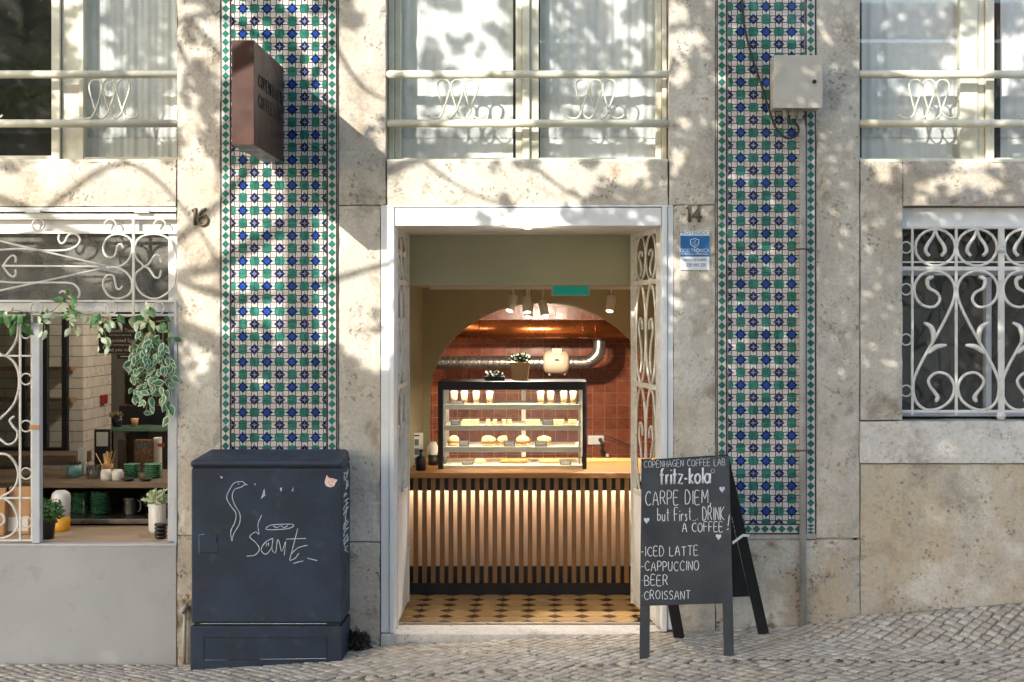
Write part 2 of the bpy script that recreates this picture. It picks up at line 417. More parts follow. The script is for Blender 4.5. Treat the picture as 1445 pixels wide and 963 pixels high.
single = set(id(s) for s in vis[:300])
proto = {}
for kind, mm in ((0, M['cobble']), (1, M['cobbleroad'])):
    for k in range(6):
        m = MB(); h = (.0234, .0252)[kind]; add_sett(m, sett_pts(0, 0, h, math.pi / 4 + .04 * k - .1, .1, 0), lambda x, y: 0, .006)
        proto[kind, k] = m.mesh('sett', mm)
rest = [(MB(), []), (MB(), [])]
for s in setts:
    x, y, h, kind = s
    if id(s) in single:
        o = link('sett', proto[kind, random.randrange(6)], road if kind else pave)
        sl_ = (gz(x + .05, y) - gz(x - .05, y)) / .1
        o.location = (x, y, gz(x, y) + random.uniform(-.003, .002)); o.rotation_euler = (random.uniform(-.03, .03), -math.atan(sl_), random.choice((0, 1, 2, 3)) * math.pi / 2)
    else:
        m, tt = rest[kind]; nf = add_sett(m, sett_pts(x, y, h, math.pi / 4, .1, 0), gz, .005 + random.uniform(-.002, .0015))
        tt += [random.random()] * 12
for (m, tt), mm, par in ((rest[0], M['cobble'], pave), (rest[1], M['cobbleroad'], road)):
    me = m.mesh('setts', mm); a = me.attributes.new('tint', 'FLOAT', 'POINT'); a.data.foreach_set('value', tt)
    link('setts', me, par, kind='stuff')

# moss tufts along the pavement edge
M['moss'] = pm('moss', '#4c5226', '#3b4220', 60, .95, rand=.2)
mm_ = MB()
for i in range(260):
    x = random.choice((random.uniform(.9, 1.3), random.uniform(1.45, 2.0), random.uniform(-1.5, 2.6))); y = EDGE + random.gauss(0, .015); z = gz(x, y)
    for k in range(4):
        a = random.uniform(0, 6.28); r = random.uniform(.004, .011); q = Vector((x + random.uniform(-.01, .01), y + random.uniform(-.01, .01), z - .004))
        mm_.poly([q, q + Vector((math.cos(a) * r, math.sin(a) * r, .005)), q + Vector((math.cos(a + .8) * r, math.sin(a + .8) * r, .009))])
moss = mm_.build('moss', M['moss']); moss['kind'] = 'stuff'; moss['label'] = 'thin green moss along the joint between pavement and road setts'; moss['category'] = 'moss'

# ------------------------------------------------------------------ the house front
house = thing('townhouse', 'old stone townhouse front with green and blue tiled panels and cafe doorway', 'building')
blocks = [(250, -420, 310, 755), (247, 757, 310, 975), (478.5, -420, 544, 289), (478.5, 291, 536.5, 764), (480, 766, 536, 960),
          (311.5, 762, 477, 975), (546, 228, 942, 290), (-400, 228, 248, 291.5), (1152.5, -420, 1212.5, 759),
          (944.5, -420, 1009, 289), (950.5, 290.5, 1009, 930), (1010.5, 762, 1130, 930), (1131, 763, 1213, 920),
          (1214.8, 228, 1273.5, 593), (1275, 228, 1800, 290.5), (1561, 292, 1800, 593),
          (546, -420, 942, -161), (-400, -420, 248, -161), (1214.5, -420, 1800, -161), (-400, -159, -151, 226), (1561, -159, 1800, 226),
          (-400, 293, -141, 975), (-900, -420, -402, 990), (1802, -420, 2300, 960)]
def rough_block(x0, y0, x1, y1, Y0, Y1, mat, name='stone_block'):
    # front face as a fine grid with chipped, slightly wavy surface and worn arrises
    X0, X1, Z0, Z1 = PX(x0), PX(x1), PZ(y1), PZ(y0); m = MB()
    nx = max(2, min(40, int((X1 - X0) / .035))); nz = max(2, min(60, int((Z1 - Z0) / .035)))
    for j in range(nz + 1):
        for i in range(nx + 1):
            x = X0 + (X1 - X0) * i / nx; z = Z0 + (Z1 - Z0) * j / nz
            e = i in (0, nx) or j in (0, nz); y = Y0 + noise.noise(Vector((x * 5, z * 5, Y0 * 90))) * .0025
            if e: y = Y0 + .0015 + max(0, noise.noise(Vector((x * 9, z * 9, 4))) - .15) * .03
            dx = noise.noise(Vector((x * 11, z * 11, 9))) * .003 if e else 0
            m.v.append((x + dx * (1 if i == 0 else -1 if i == nx else 0), y, z + (dx if j in (0, nz) else 0)))
    for j in range(nz):
        for i in range(nx): a = j * (nx + 1) + i; m.face((a, a + 1, a + nx + 2, a + nx + 1))
    rim = [i for i in range(nx + 1)] + [j * (nx + 1) + nx for j in range(1, nz + 1)] + [nz * (nx + 1) + i for i in range(nx - 1, -1, -1)] + [j * (nx + 1) for j in range(nz - 1, 0, -1)]
    b = len(m.v)
    for r in rim: m.v.append((m.v[r][0], Y1, m.v[r][2]))
    n = len(rim)
    for k in range(n): m.face((rim[k], b + k, b + (k + 1) % n, rim[(k + 1) % n]))
    m.face([b + k for k in range(n)][::-1])
    return m.build(name, mat, house)
M['rubble'] = stone('worn_base_stone', '#beb6a8', '#b5a68f', '#aaa398', '#7d6a52', pit=.8, stain=1.0, bump=1.0)
for i, q in enumerate(blocks): rough_block(*q, random.uniform(-.002, .002), .34, M['rubble' if q[1] > 700 else 'stone'])
rough_block(1213.5, 595, 1800, 653.5, -.012, .42, M['sill'], 'stone_sill')
rough_block(1214.8, 655.5, 1800, 920, .004, .34, M['plaster'], 'plaster_wall')
m = MB()
for q in ((253, -418, 541, 285), (253, 285, 533, 970), (948, -418, 1210, 285), (954, 285, 1210, 920), (1205, 232, 1270, 590), (1205, 598, 1798, 915), (1278, 232, 1798, 286), (550, 232, 939, 286), (-398, 232, 245, 287)):
    m.px(*q, .0165, .33, 0)
m.build('mortar_core', M['joint'], house)
bx('door_step', M['sill'], 537.5, 894.5, 1001, 960, -.012, .25, house, .006, 0)
bx('threshold_strip', M['steel'], 556, 892.5, 942, 894.6, .225, .262, house, 0, 0)

# ------------------------------------------------------------------ azulejo panels
def tile_mesh():
    m = MB(); h = .07 - .0008
    def P2(u, v, l): return (u * .14, -.008 - .00025 * l, v * .14)
    m.cur = 0; m.hexa([(-h, -.008, -h), (h, -.008, -h), (h, -.008, h), (-h, -.008, h), (-h, .0, -h), (h, .0, -h), (h, .0, h), (-h, .0, h)])
    E = .494
    def poly(c, l, pts): m.cur = c; m.poly([P2(max(-E, min(E, u)), max(-E, min(E, v)), l) for u, v in pts])
    W = .0155
    for s in (-.37, -.13, .13, .37):
        poly(1, 1, [(s - W, -E), (s + W, -E), (s + W, E), (s - W, E)])
        poly(1, 1.5, [(-E, s - W), (E, s - W), (E, s + W), (-E, s + W)])
    for sx, sy in ((1, 0), (-1, 0), (0, 1), (0, -1)):
        for a, b in ((.13, .25), (.37, .25)):     # pale triangles meeting in the middle of each band
            pts = [(a, .1), (a, -.1), (b + (.02 if a < .2 else -.02), 0)]
            poly(5, 2, [(u * sx - v * sy, u * sy + v * sx) for u, v in pts])
        q = [(.325, .1), (.325, -.1), (.39, -.168), (E, -.168), (E, .168), (.39, .168)]
        poly(1, 2.4, [((u * 1 - .012) * sx - (v * 1.08) * sy, (u - .012) * sy + (v * 1.08) * sx) for u, v in q])
        poly(2, 3, [(u * sx - v * sy, u * sy + v * sx) for u, v in q])
    for sx in (-1, 1):
        for sy in (-1, 1):
            st = [(E, E), (E - .215, E), (E - .1, E - .1), (E, E - .215)]
            q = [(u * sx, v * sy) for u, v in st]; poly(4, 3, q if sx * sy > 0 else q[::-1])
            st = [(E, E), (E - .1, E), (E - .03, E - .03), (E, E - .1)]
            q = [(u * sx, v * sy) for u, v in st]; poly(6, 4, q if sx * sy > 0 else q[::-1])
    poly(4, 3, [(-.23, 0), (0, -.23), (.23, 0), (0, .23)])
    poly(3, 4, [(.118 * math.cos(a * .628), .118 * math.sin(a * .628)) for a in range(10)])
    return m.mesh('tile', M['tz'])
def border_mesh(wd):
    m = MB(); h = .07 - .0008; w_ = wd / 2 - .0006
    m.cur = 0; m.hexa([(-w_, -.008, -h), (w_, -.008, -h), (w_, -.008, h), (-w_, -.008, h), (-w_, 0, -h), (w_, 0, -h), (w_, 0, h), (-w_, 0, h)])
    def q(c, l, pts): m.cur = c; m.poly([(u, -.008 - .00025 * l, v) for u, v in pts])
    for s in (-1, 1): q(1, 1, [(s * w_ * .9 - .0033, -h), (s * w_ * .9 + .0028, -h), (s * w_ * .9 + .0028, h), (s * w_ * .9 - .0033, h)])
    for k in (-1, 0, 1):
        z = k * .14 / 3; a = w_ * .76; b = .0228; q(2, 2, [(-a, z), (0, z - b), (a, z), (0, z + b)])
    return m.mesh('border_tile', M['tz'])
TM = tile_mesh(); BM = border_mesh(.0575)
def panel(xs, y0, rows, bl, br, label, bottom=None):
    back = bx('tile_panel', M['grout'], bl - 8.2, -415, br + 8.2, (bottom or 760) + 1, .006, .02, house, 0, 0)
    p = back
    ys = [y0 + 35.6 * k for k in range(-2, rows)]
    for yc in ys:
        for (a, b) in xs:
            o = link('tile', TM, p); o.location = (PX((a + b) / 2), .006 + random.uniform(-.0008, .0008), PZ(yc))
            o.scale = ((b - a) / 35.56, 1, 1.0); o.rotation_euler = (random.uniform(-.012, .012), random.uniform(-.005, .005), random.uniform(-.012, .012))
        for xb in (bl, br):
            o = link('border_tile', BM, p); o.location = (PX(xb), .006 + random.uniform(-.0008, .0008), PZ(yc)); o.rotation_euler = (random.uniform(-.006, .006), 0, random.uniform(-.01, .01))
    if bottom:
        x = bl + 7
        yb = ys[-1] + 17.8 + 7.4
        for xc in [bl + 25.2 + 35.6 * k for k in range(3)] :
            o = link('border_tile', BM, p); o.location = (PX(xc), .006, PZ(yb)); o.rotation_euler = (0, math.pi / 2, 0)
        for xb in (bl, br):
            o = link('border_tile', BM, p); o.location = (PX(xb), .006, PZ(yb)); o.scale = (1, 1, .41)
    return p
panel([(326.5, 359), (359, 394.6), (394.6, 430.1), (430.1, 460.6)], 12.6, 21, 318.6, 468.6, 'l')
panel([(1027.2, 1063), (1063, 1099), (1099, 1135)], 9.6, 21, 1018.6, 1144, 'r', 760)

# ------------------------------------------------------------------ upper windows: frames, panes, curtains, railings
def wavy(x0, x1, y0, y1, Y, folds, amp, mat, name, parent, seed=0, flare=0):
    n = 120; nz = 10; m = MB(); rs = random.Random(seed); ph = [rs.uniform(0, 6.28) for _ in range(4)]
    for j in range(nz + 1):
        for i in range(n + 1):
            u = i / n; v = j / nz; x = x0 + (x1 - x0) * u + flare * (1 - v) * (u - .5)
            f = math.sin(u * folds * 6.28 + ph[0] + .5 * math.sin(u * 9 + ph[1])) * .6 + math.sin(u * folds * 2.3 * 6.28 + ph[2]) * .3 + math.sin(u * 5 + ph[3]) * .4
            yy = y1 + (y0 - y1) * v
            m.v.append((PX(x, Y), Y + f * amp * (.75 + .25 * math.sin(v * 2 + ph[1])), PZ(yy, Y)))
    for j in range(nz):
        for i in range(n): a = j * (n + 1) + i; m.face((a, a + 1, a + n + 2, a + n + 1), True)
    return m.build(name, mat, parent)
WZ = [(893, 518), (915, 532), (945, 532), (962, 510), (975, 470), (997, 400), (990, 367), (968, 357), (945, 368), (940, 400), (958, 470), (972, 512), (997, 535), (1020, 515), (1036, 470), (1060, 400), (1052, 367), (1030, 357), (1008, 368), (1001, 400), (1020, 470), (1036, 514), (1059, 535), (1082, 516), (1097, 470), (1122, 400), (1115, 367), (1093, 357), (1070, 368), (1063, 400), (1080, 470), (1095, 514), (1120, 533), (1145, 530), (1160, 518)]
def railing(xa, xb, orn):
    r = link('railing', None, house)
    MB().tube([P(xa, 104, 0) + Vector((0, .03, 0)), P(xb, 104, 0) + Vector((0, .03, 0))], .0225, 12, 1).build('rail', M['cream'], r)
    MB().tube([P(xa, 173.5, 0) + Vector((0, .03, 0)), P(xb, 173.5, 0) + Vector((0, .03, 0))], .0225, 12, 1).build('rail', M['cream'], r)
    for cx in orn:
        MB().tube([P(cx + (a - 1030) / 3.211, b / 3.211, 0) + Vector((0, .03 + .004 * math.sin(i * 1.9), 0)) for i, (a, b) in enumerate(WZ)], .0055, 6, 3).build('scroll', M['cream'], r)
    return r
def uwindow(x0, x1, parts, panes):
    wdw = link('window', None, house)
    for q in parts: bx('frame', M['cream'], *q, parent=wdw, bev=.003, ref=0)
    for q in panes: bx('pane', M['glass'], *q, .150, .154, wdw, 0, 0)
    bx('sill', M['cream'], x0, 224.5, x1, 229, .005, .33, wdw, .003, 0)
    return wdw
uwindow(-150, 248, [(-150, -160, -138, 224, .13, .2), (62, -160, 74, 224, .115, .2), (75, -160, 100, 224, .14, .2), (100.5, -160, 107, 224, .125, .2), (243, -160, 249, 224, .125, .2), (-138, 216, 62, 224, .13, .19), (107, 218, 243, 224, .13, .19)], [(-137, -158, 62, 217), (107, -158, 243, 219)])
uwindow(545, 943, [(545, -160, 553, 224, .10, .2), (553.5, -160, 562, 224, .13, .2), (727, -160, 736, 224, .13, .2), (736.5, -160, 747, 224, .11, .2), (747.5, -160, 760, 224, .13, .2), (928, -160, 936, 224, .13, .2), (936.5, -160, 943, 224, .10, .2), (562, 219, 727, 224, .135, .19), (760, 219, 928, 224, .135, .19)], [(561, -158, 728, 220), (759, -158, 929, 220)])
uwindow(1214, 1560, [(1214, -160, 1220, 224, .12, .2), (1365, -160, 1390, 224, .13, .2), (1390.5, -160, 1400, 224, .14, .2), (1400.5, -160, 1412, 224, .11, .2), (1550, -160, 1560, 224, .12, .2), (1220, 219, 1365, 224, .135, .19), (1412, 219, 1550, 224, .135, .19)], [(1219, -158, 1366, 220), (1411, -158, 1551, 220)])
railing(-152, 250, [152, -40]); railing(543, 945, [645, 841]); railing(1212, 1562, [1313, 1480])
def curtain(x0, x1, folds, seed, label, lace=True, amp=.018):
    c = thing('curtain', label, 'curtain', 'white net curtains')
    wavy(x0, x1, -190, 232, .228, folds * 1.6, amp * .7, M['curtain'], 'cloth', c, seed)
    if lace: wavy(x0 + 1, x1 - 1, 181, 195, .222, folds * 1.6, amp * .7, M['lace'], 'lace_band', c, seed)
curtain(108, 250, 4, 3, 'white curtain behind the upper window over the plant-hung shop window')
curtain(556, 724, 3, 5, 'white lace-banded curtain in left pane of window above the doorway', True, .012)
curtain(762, 932, 4, 8, 'white lace-banded curtain in right pane of window above the doorway', True, .014)
curtain(1216, 1366, 3.5, 13, 'white lace-banded curtain in upper window above the iron grille window', True, .016)
curtain(1412, 1556, 3, 17, 'white lace-banded curtain cut by the right picture edge', True, .014)

# ------------------------------------------------------------------ ground-floor shop window with white iron grille
shop = link('shop_window', None, house)
def T(pts, Y, ox, oy, k): return [P(ox + a / k, oy + b / k, 0) + Vector((0, Y, 0)) for a, b in pts]
W_, G_ = M['white'], M['iron']
for q in ((-140, 293, 249, 299, -.004, .2), (-140, 300.5, 247, 306.5, .02, .2), (-140, 308, 248.5, 326, .07, .2), (234, 326, 249, 427, .05, .2), (-140, 427.5, 249, 440.5, .06, .2), (-155, 293, -140.5, 768, .02, .2)):
    bx('frame', W_, *q, parent=shop, bev=.002, ref=0)
bx('frame', M['frame'], 232.5, 441, 245, 767, .06, .12, shop, .003, 0)
bx('frame', M['frame'], 245.5, 427, 249.8, 767.5, -.002, .05, shop, .002, 0)
bx('pane', M['transom'], -140, 325.5, 234.5, 428, .125, .13, shop, 0, 0)
bx('base_panel', M['greypanel'], -140, 770.5, 249, 960, -.004, .05, shop, .002, 0)
bx('sill_lip', M['frame'], -140, 767.8, 249.5, 770.3, -.008, .05, shop, .001, 0)
bx('sill_board', M['sillwood'], -140, 768.4, 249, 774, .055, .70, shop, .002, 0)
for x in (45, 162, 160): pass
for x in (47, 200): bx('hinge', W_, x - 10, 296.5, x + 11, 300.5, -.012, .01, shop, .001, 0)
k1 = 3.704; rg = .0062
grille = lambda pts, r=rg, sub=4, closed=False, Y=.03: MB().tube(T(pts, Y, 0, 280, k1), r, 6, sub, closed).build('grille_scroll', G_, shop)
for y in (103, 178, 537, 611): MB().bar(P(-140, 280 + y / k1) + Vector((0, .03, 0)), P(247, 280 + y / k1) + Vector((0, .03, 0)), .012, .012).build('grille_bar', G_, shop)
MB().bar(P(186.3, 307) + Vector((0, .028, 0)), P(186.3, 444) + Vector((0, .028, 0)), .013, .013).build('grille_bar', G_, shop)
for (x, y) in ((190, 137), (568, 140), (828, 140), (181, 574), (572, 574), (822, 574), (-190, 137), (-190, 574)):
    MB().ring(P(x / k1, 280 + y / k1) + Vector((0, .03, 0)), .033, .0048).build('grille_ring', G_, shop)
for q in (((-300, 150), (0, 225), (560, 356)), ((-300, 560), (0, 480), (548, 362)), ((0, 352), (545, 357))): grille(q, rg, 1)
grille([(548, 356), (610, 358), (660, 325), (684, 265), (670, 208), (610, 186), (555, 205), (530, 255), (545, 300), (580, 308), (598, 285), (605, 250), (625, 238), (638, 262)])
grille([(548, 362), (600, 362), (655, 390), (682, 440), (670, 498), (610, 525), (555, 505), (530, 450), (548, 405), (580, 402), (592, 430), (600, 468), (618, 475), (632, 458)])
grille([(-200, 300), (-60, 272), (0, 268), (100, 263), (200, 270), (310, 272), (375, 258), (408, 225), (400, 195), (370, 183), (345, 195), (330, 225), (310, 235), (297, 215), (300, 188)])
grille([(-200, 400), (-60, 432), (0, 436), (80, 441), (330, 441), (385, 455), (407, 490), (400, 518), (372, 528), (345, 505), (322, 484), (300, 497)])
for s_ in (1, -1): grille([(5, 354), (30, 354 - 36 * s_), (55, 354 - 56 * s_), (72, 354 - 44 * s_), (70, 354 - 18 * s_)])
grille([(740, 355), (703, 310), (697, 250), (730, 200), (810, 186), (880, 215), (910, 290), (910, 420), (885, 480), (810, 525), (740, 505), (700, 450), (700, 395)], closed=True)
for s_ in (1, -1): grille([(740, 355), (770, 355 - 12 * s_), (800, 355 - 55 * s_), (825, 355 - 57 * s_), (835, 355 - 20 * s_)])
# the hinged lower leaf, standing at the left
leafw = link('window_leaf', None, house)
bx('stile', M['frame'], 45, 456, 56, 767, .0, .05, leafw, .003, 0)
def lw(pts, r=.007, sub=4): MB().tube([P(a, b) + Vector((0, .02, 0)) for a, b in pts], r, 6, sub).build('leaf_scroll', G_, leafw)
for x in (26.5, 43.3): MB().bar(P(x, 445) + Vector((0, .02, 0)), P(x, 764) + Vector((0, .02, 0)), .011, .011).build('leaf_bar', G_, leafw)
for y in (502.5, 703.5, 763.5): MB().bar(P(-140, y) + Vector((0, .022, 0)), P(44, y) + Vector((0, .022, 0)), .010, .010).build('leaf_bar', G_, leafw)
for y in (470, 535.5, 602, 669, 738): MB().ring(P(35, y) + Vector((0, .02, 0)), .031, .0046).build('leaf_ring', G_, leafw)
for q in ([(-30, 470), (0, 501), (12, 496), (22, 478), (24, 456)], [(-30, 540), (-5, 504), (12, 506), (23, 522), (25, 545), (18, 570), (0, 590), (-14, 600)], [(-12, 612), (0, 622), (10, 628), (20, 623), (23, 611), (16, 602), (12, 594), (18, 588)],
          [(-30, 650), (0, 641), (15, 648), (24, 668), (18, 690), (0, 702)], [(-30, 740), (-5, 706), (14, 712), (24, 738), (15, 755), (-5, 762)], [(-8, 724), (2, 728), (4, 738), (-6, 746)]): lw(q)
bx('latch', M['kraft'], 42, 600, 56, 606, -.008, .001, leafw, .001, 0)

# ------------------------------------------------------------------ right window with scroll grille
gw = link('grille_window', None, house)
k2 = 2.408
bx('blind_box', W_, 1275, 292, 1560, 321, .06, .3, gw, .003, 0)
for q in ((1275, 321.5, 1281, 590, .18, .26), (1405, 390, 1413, 590, .17, .25), (1275, 380, 1560, 388, .18, .26), (1275, 584, 1560, 591, .16, .3), (1550, 321, 1560, 590, .18, .26)): bx('frame', M['frame'], *q, parent=gw, bev=.003, ref=0)
bx('pane', M['glassdirty'], 1280, 321, 1552, 586, .22, .224, gw, 0, 0)
GY = .05
def gp(a, b): return P(1200 + a / k2, 270 + b / k2) + Vector((0, GY, 0))
def gt(pts, r, sub=4, closed=False, name='scroll'): MB().tube([gp(a, b) for a, b in pts], r, 6, sub, closed).build(name, G_, gw)
for y, wd in ((122, .012), (240, .008), (262, .022), (750, .014)): MB().bar(gp(180, y), gp(860, y), .012, wd).build('bar', G_, gw)
for x, wd in ((218, .012), (368, .014), (522, .034), (672, .014), (824, .034)):
    MB().bar(gp(x, 122), gp(x, 764), wd, .014, Vector((0, 1, 0))).build('bar', G_, gw)
for x in (522, 824):
    MB().lathe(gp(x, 781), [(.004, 0), (.022, .01), (.028, .028), (.02, .045), (.01, .052)], 12).build('finial', G_, gw)
    MB().lathe(gp(x, 194), [(.02, -.02), (.027, -.01), (.027, .012), (.02, .02)], 12).build('collar', G_, gw)
for y in (190, 333, 505, 680): MB().ring(gp(197, y), .031, .005).build('ring', G_, gw)
for off in (0, 304):
    for mir in (1, -1):
        f = lambda q: [((368 + off) + mir * (a - 368), b) for a, b in q]
        MB().tube([gp(*c) for c in f([(297 + 69 * math.cos(t * .3491), 190 + 63 * math.sin(t * .3491)) for t in range(18)])], .0085, 6, 1, True).build('scroll', G_, gw)
        for s2 in (1, -1):
            MB().tube([gp(*c) for c in f([(297 - 2 * s2, 128), (297 - 8 * s2, 152), (297 - 28 * s2, 182), (297 - 33 * s2, 203), (297 - 20 * s2, 219)])], lambda t: .006 + .006 * t * (1.3 - t) * 2, 6, 4).build('scroll', G_, gw)
        big = [(290, 290), (270, 300), (275, 328), (303, 345), (312, 370), (292, 393), (255, 388), (230, 360), (226, 320), (250, 283), (295, 270), (342, 288), (364, 328), (356, 380), (318, 460), (270, 545), (236, 610), (221, 660), (230, 715), (265, 744), (310, 740), (350, 710), (362, 665), (340, 627), (302, 618), (275, 640), (278, 663), (295, 685), (305, 702), (298, 718)]
        MB().tube([gp(*c) for c in f(big)], lambda t: .0088 + .006 * (max(0, .09 - t) + max(0, t - .91)) / .09 * (1 if .012 < t < .988 else .1), 6, 4).build('scroll', G_, gw)
        for br in ([(286, 522), (291, 492), (282, 462), (258, 447)], [(272, 552), (300, 530), (335, 524)]):
            MB().tube([gp(*c) for c in f(br)], lambda t: .007 + .009 * math.sin(math.pi * min(1, t * 1.02)), 6, 4).build('scroll', G_, gw)

# ------------------------------------------------------------------ doorway
df = link('door_frame', None, house)
for q in ((537.5, 291, 549.5, 893, .0, .16), (550, 291, 556.5, 893, -.012, .16), (941.5, 291, 950, 889, .0, .16), (934, 291, 941, 891, -.012, .16), (557, 293.5, 933.5, 319, -.004, .16), (537.5, 290, 950, 292.4, -.006, .05)):
    bx('jamb' if q[3] > 600 else 'head', W_, *q, parent=df, bev=.003, ref=0)
bx('soffit', W_, 540, 305, 948, 318.4, .161, .92, df, 0, 0)
MB().lathe(P(744, 319, .0) + Vector((0, .06, -.012)), [(.018, 0), (.032, .006), (.035, .012)], 16).build('ceiling_lamp', M['lampwhite'], df)
li = bpy.data.lights.new('soffit_lamp', 'POINT'); li.energy = 1.1; li.color = (1, .85, .68); li.shadow_soft_size = .03; lo = bpy.data.objects.new('soffit_lamp', li); COL.objects.link(lo); lo.location = P(744, 319, .0) + Vector((0, .06, -.05)); lo.parent = df
RL, RR = -.935, .67
MB().box(RL - .14, RL - .004, .161, .92, -.2, PZ(318.3)).build('reveal', W_, df)
MB().box(RR, RR + .14, .161, .62, -.2, PZ(318.3)).build('reveal', W_, df)
def gate(hx, hy, ex, ey, z0, z1, zp):
    g = link('gate_leaf', None, house); h = Vector((hx, hy, 0)); d = Vector((ex - hx, ey - hy, 0)); wd = d.length; d.normalize(); nn = Vector((-d.y, d.x, 0))
    L_ = lambda u, z: h + d * (u * wd) + Vector((0, 0, z))
    for u in (0.02, .98): MB().bar(L_(u, z0), L_(u, z1), .036, .03, Vector((0, 1, 0))).build('stile', G_, g)
    for u in (.1, .9): MB().bar(L_(u, zp), L_(u, z1), .012, .012, Vector((0, 1, 0))).build('bar', G_, g)
    zs_ = [zp, zp + (z1 - zp) * .42, z1 - .30, z1 - .01]
    for z in zs_ + [z0 + .02]: MB().bar(L_(.02, z), L_(.98, z), .02, .028).build('bar', G_, g)
    MB().hexa([L_(.04, z0 + .02) - nn * .008, L_(.96, z0 + .02) - nn * .008, L_(.96, zp) - nn * .008, L_(.04, zp) - nn * .008, L_(.04, z0 + .02) + nn * .008, L_(.96, z0 + .02) + nn * .008, L_(.96, zp) + nn * .008, L_(.04, zp) + nn * .008]).build('kick_panel', W_, g)
    for a, b in zip(zs_, zs_[1:]):
        c = (a + b) / 2; H = (b - a) / 2 - .012
        for u in (.31, .69):
            MB().tube([L_(u + .185 * math.cos(t * .3307), c + H * math.sin(t * .3307)) for t in range(19)], .0075, 6, 1, True).build('scroll', G_, g)
            sgn = 1 if u < .5 else -1
            MB().tube([L_(u + sgn * x, c + y * H) for x, y in ((-.02, -.8), (.03, -.55), (.0, -.2), (-.07, .05), (-.03, .3), (.05, .25), (.06, .08))], .0075, 6, 4).build('scroll', G_, g)
    for z in (zp + .1, zp + .5, zp + .9, z1 - .35, z1 - .12): MB().tube([L_(.06 + .035 * math.cos(t * .6283), z + .025 * math.sin(t * .6283)) for t in range(10)], .004, 5, 1, True).build('ring', G_, g)
    MB().box(hx - .02, hx + .02, hy - .035, hy - .012, z1 - .30, z1 - .22).build('hinge', G_, g)
    return g
gate(PX(557, .15), .15, PX(574, .88), .88, -.055, PZ(322, .15), .64)
gate(PX(934, .15) - .012, .15, PX(893.5, .84), .84, -.055, PZ(322, .15), .64)

# ------------------------------------------------------------------ rooms behind the front
FZ = -.12
def room(name, mat, *b): return struct(MB().box(*b).build(name, mat))
CZ = PZ(403, .92)
room('interior_floor', M['brown'], -6, 6, .25, 5, FZ - .2, FZ - .012)
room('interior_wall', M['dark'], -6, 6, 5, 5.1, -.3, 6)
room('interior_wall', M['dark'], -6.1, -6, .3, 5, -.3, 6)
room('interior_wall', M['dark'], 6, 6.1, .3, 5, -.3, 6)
room('roof', M['ceil'], -6.2, 6.2, .0, 5.1, 5.0, 5.2)
room('interior_ceiling', M['ceil'], -6, RL - .15, .345, 5, PZ(255), PZ(240))
room('interior_ceiling', M['ceil'], .83, 6, .345, 5, PZ(255), PZ(240))
room('interior_ceiling', M['ceil'], RL - .14, .82, .93, 5, PZ(255), PZ(240))
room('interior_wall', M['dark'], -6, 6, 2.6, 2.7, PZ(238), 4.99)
room('bulkhead', M['olive'], RL - .13, 1.4, .925, 1.0, CZ, PZ(256))
room('interior_wall', M['olive'], RL - .13, RL, .93, 2.6, FZ, PZ(257))
room('interior_wall', M['olive'], 1.3, 1.42, .62, 5, FZ, PZ(257))
room('interior_ceiling', M['ceil'], RL, 1.3, 1.002, 2.595, CZ + .02, CZ + .1)
room('interior_wall', M['olive'], .812, 1.31, .50, .62, FZ, PZ(257))
# arch wall
AY = 2.6
def archpts():
    pts = []; cx, cy, rx, ry = 764, 560, 158.5, 132
    for i in range(33):
        a = math.pi * (1 - i / 32); pts.append((cx + rx * math.cos(a), cy - ry * math.sin(a)))
    return pts
m = MB(); ap = archpts(); top = 398; lx, rx_ = VX + RL * F / (D0 + AY), VX + 1.3 * F / (D0 + AY)
Pa = lambda a, b, Y: (PX(a, AY), Y, PZ(b, AY))
for Yq in (AY, AY + .14):
    ring_ = [(lx, top), *[(a, top) for a, b in ap], (rx_, top)]
    for i in range(len(ap) - 1): m.poly([Pa(ap[i][0], ap[i][1], Yq), Pa(ap[i + 1][0], ap[i + 1][1], Yq), Pa(ap[i + 1][0], top, Yq), Pa(ap[i][0], top, Yq)])
    m.poly([Pa(lx, 850, Yq), Pa(ap[0][0], 850, Yq), Pa(ap[0][0], 560, Yq), Pa(ap[0][0], top, Yq), Pa(lx, top, Yq)])
    m.poly([Pa(ap[-1][0], 850, Yq), Pa(rx_, 850, Yq), Pa(rx_, top, Yq), Pa(ap[-1][0], top, Yq)])
full = [(ap[0][0], 850)] + ap + [(ap[-1][0], 850)]
for i in range(len(full) - 1): m.poly([Pa(*full[i], AY), Pa(*full[i], AY + .14), Pa(*full[i + 1], AY + .14), Pa(*full[i + 1], AY)], i not in (0, len(full) - 2))
struct(m.build('arch_wall', M['olive']))
# terracotta tiled wall behind the arch
BY = 3.9
tw = struct(MB().box(-1.4, 1.9, BY + .008, BY + .1, FZ, 2.4).build('tiled_wall', M['redgrout']))
pt = .1023; tm_ = MB().box(-pt / 2 + .0022, pt / 2 - .0022, -.004, .006, -pt / 2 + .0022, pt / 2 - .0022).mesh('tile', M['redtile'])
X0 = PX(836, BY); Zt0 = PZ(537.5, BY); cnt = 0; far = MB()
for i in range(-16, 8):
    for j in range(-12, 9):
        x = X0 + (i + .5) * pt; z = Zt0 + (j - .5) * pt; dd = D0 + BY; px = VX + x / dd * F; py = VY - (z - ZC) / dd * F
        if not (-1.35 < x < 1.25) or z > 2.3: continue
        seen = 600 < px < 900 and 425 < py < 668 and not (640 < px < 806 and py > 560)
        if seen and cnt < 300:
            o = link('tile', tm_, tw); o.location = (x, BY + .006 + random.uniform(-.001, .001), z); o.rotation_euler = (random.uniform(-.008, .008), 0, random.uniform(-.008, .008)); cnt += 1
        else: far.box(x - pt / 2 + .0022, x + pt / 2 - .0022, BY + .002, BY + .012, z - pt / 2 + .0022, z + pt / 2 - .0022)
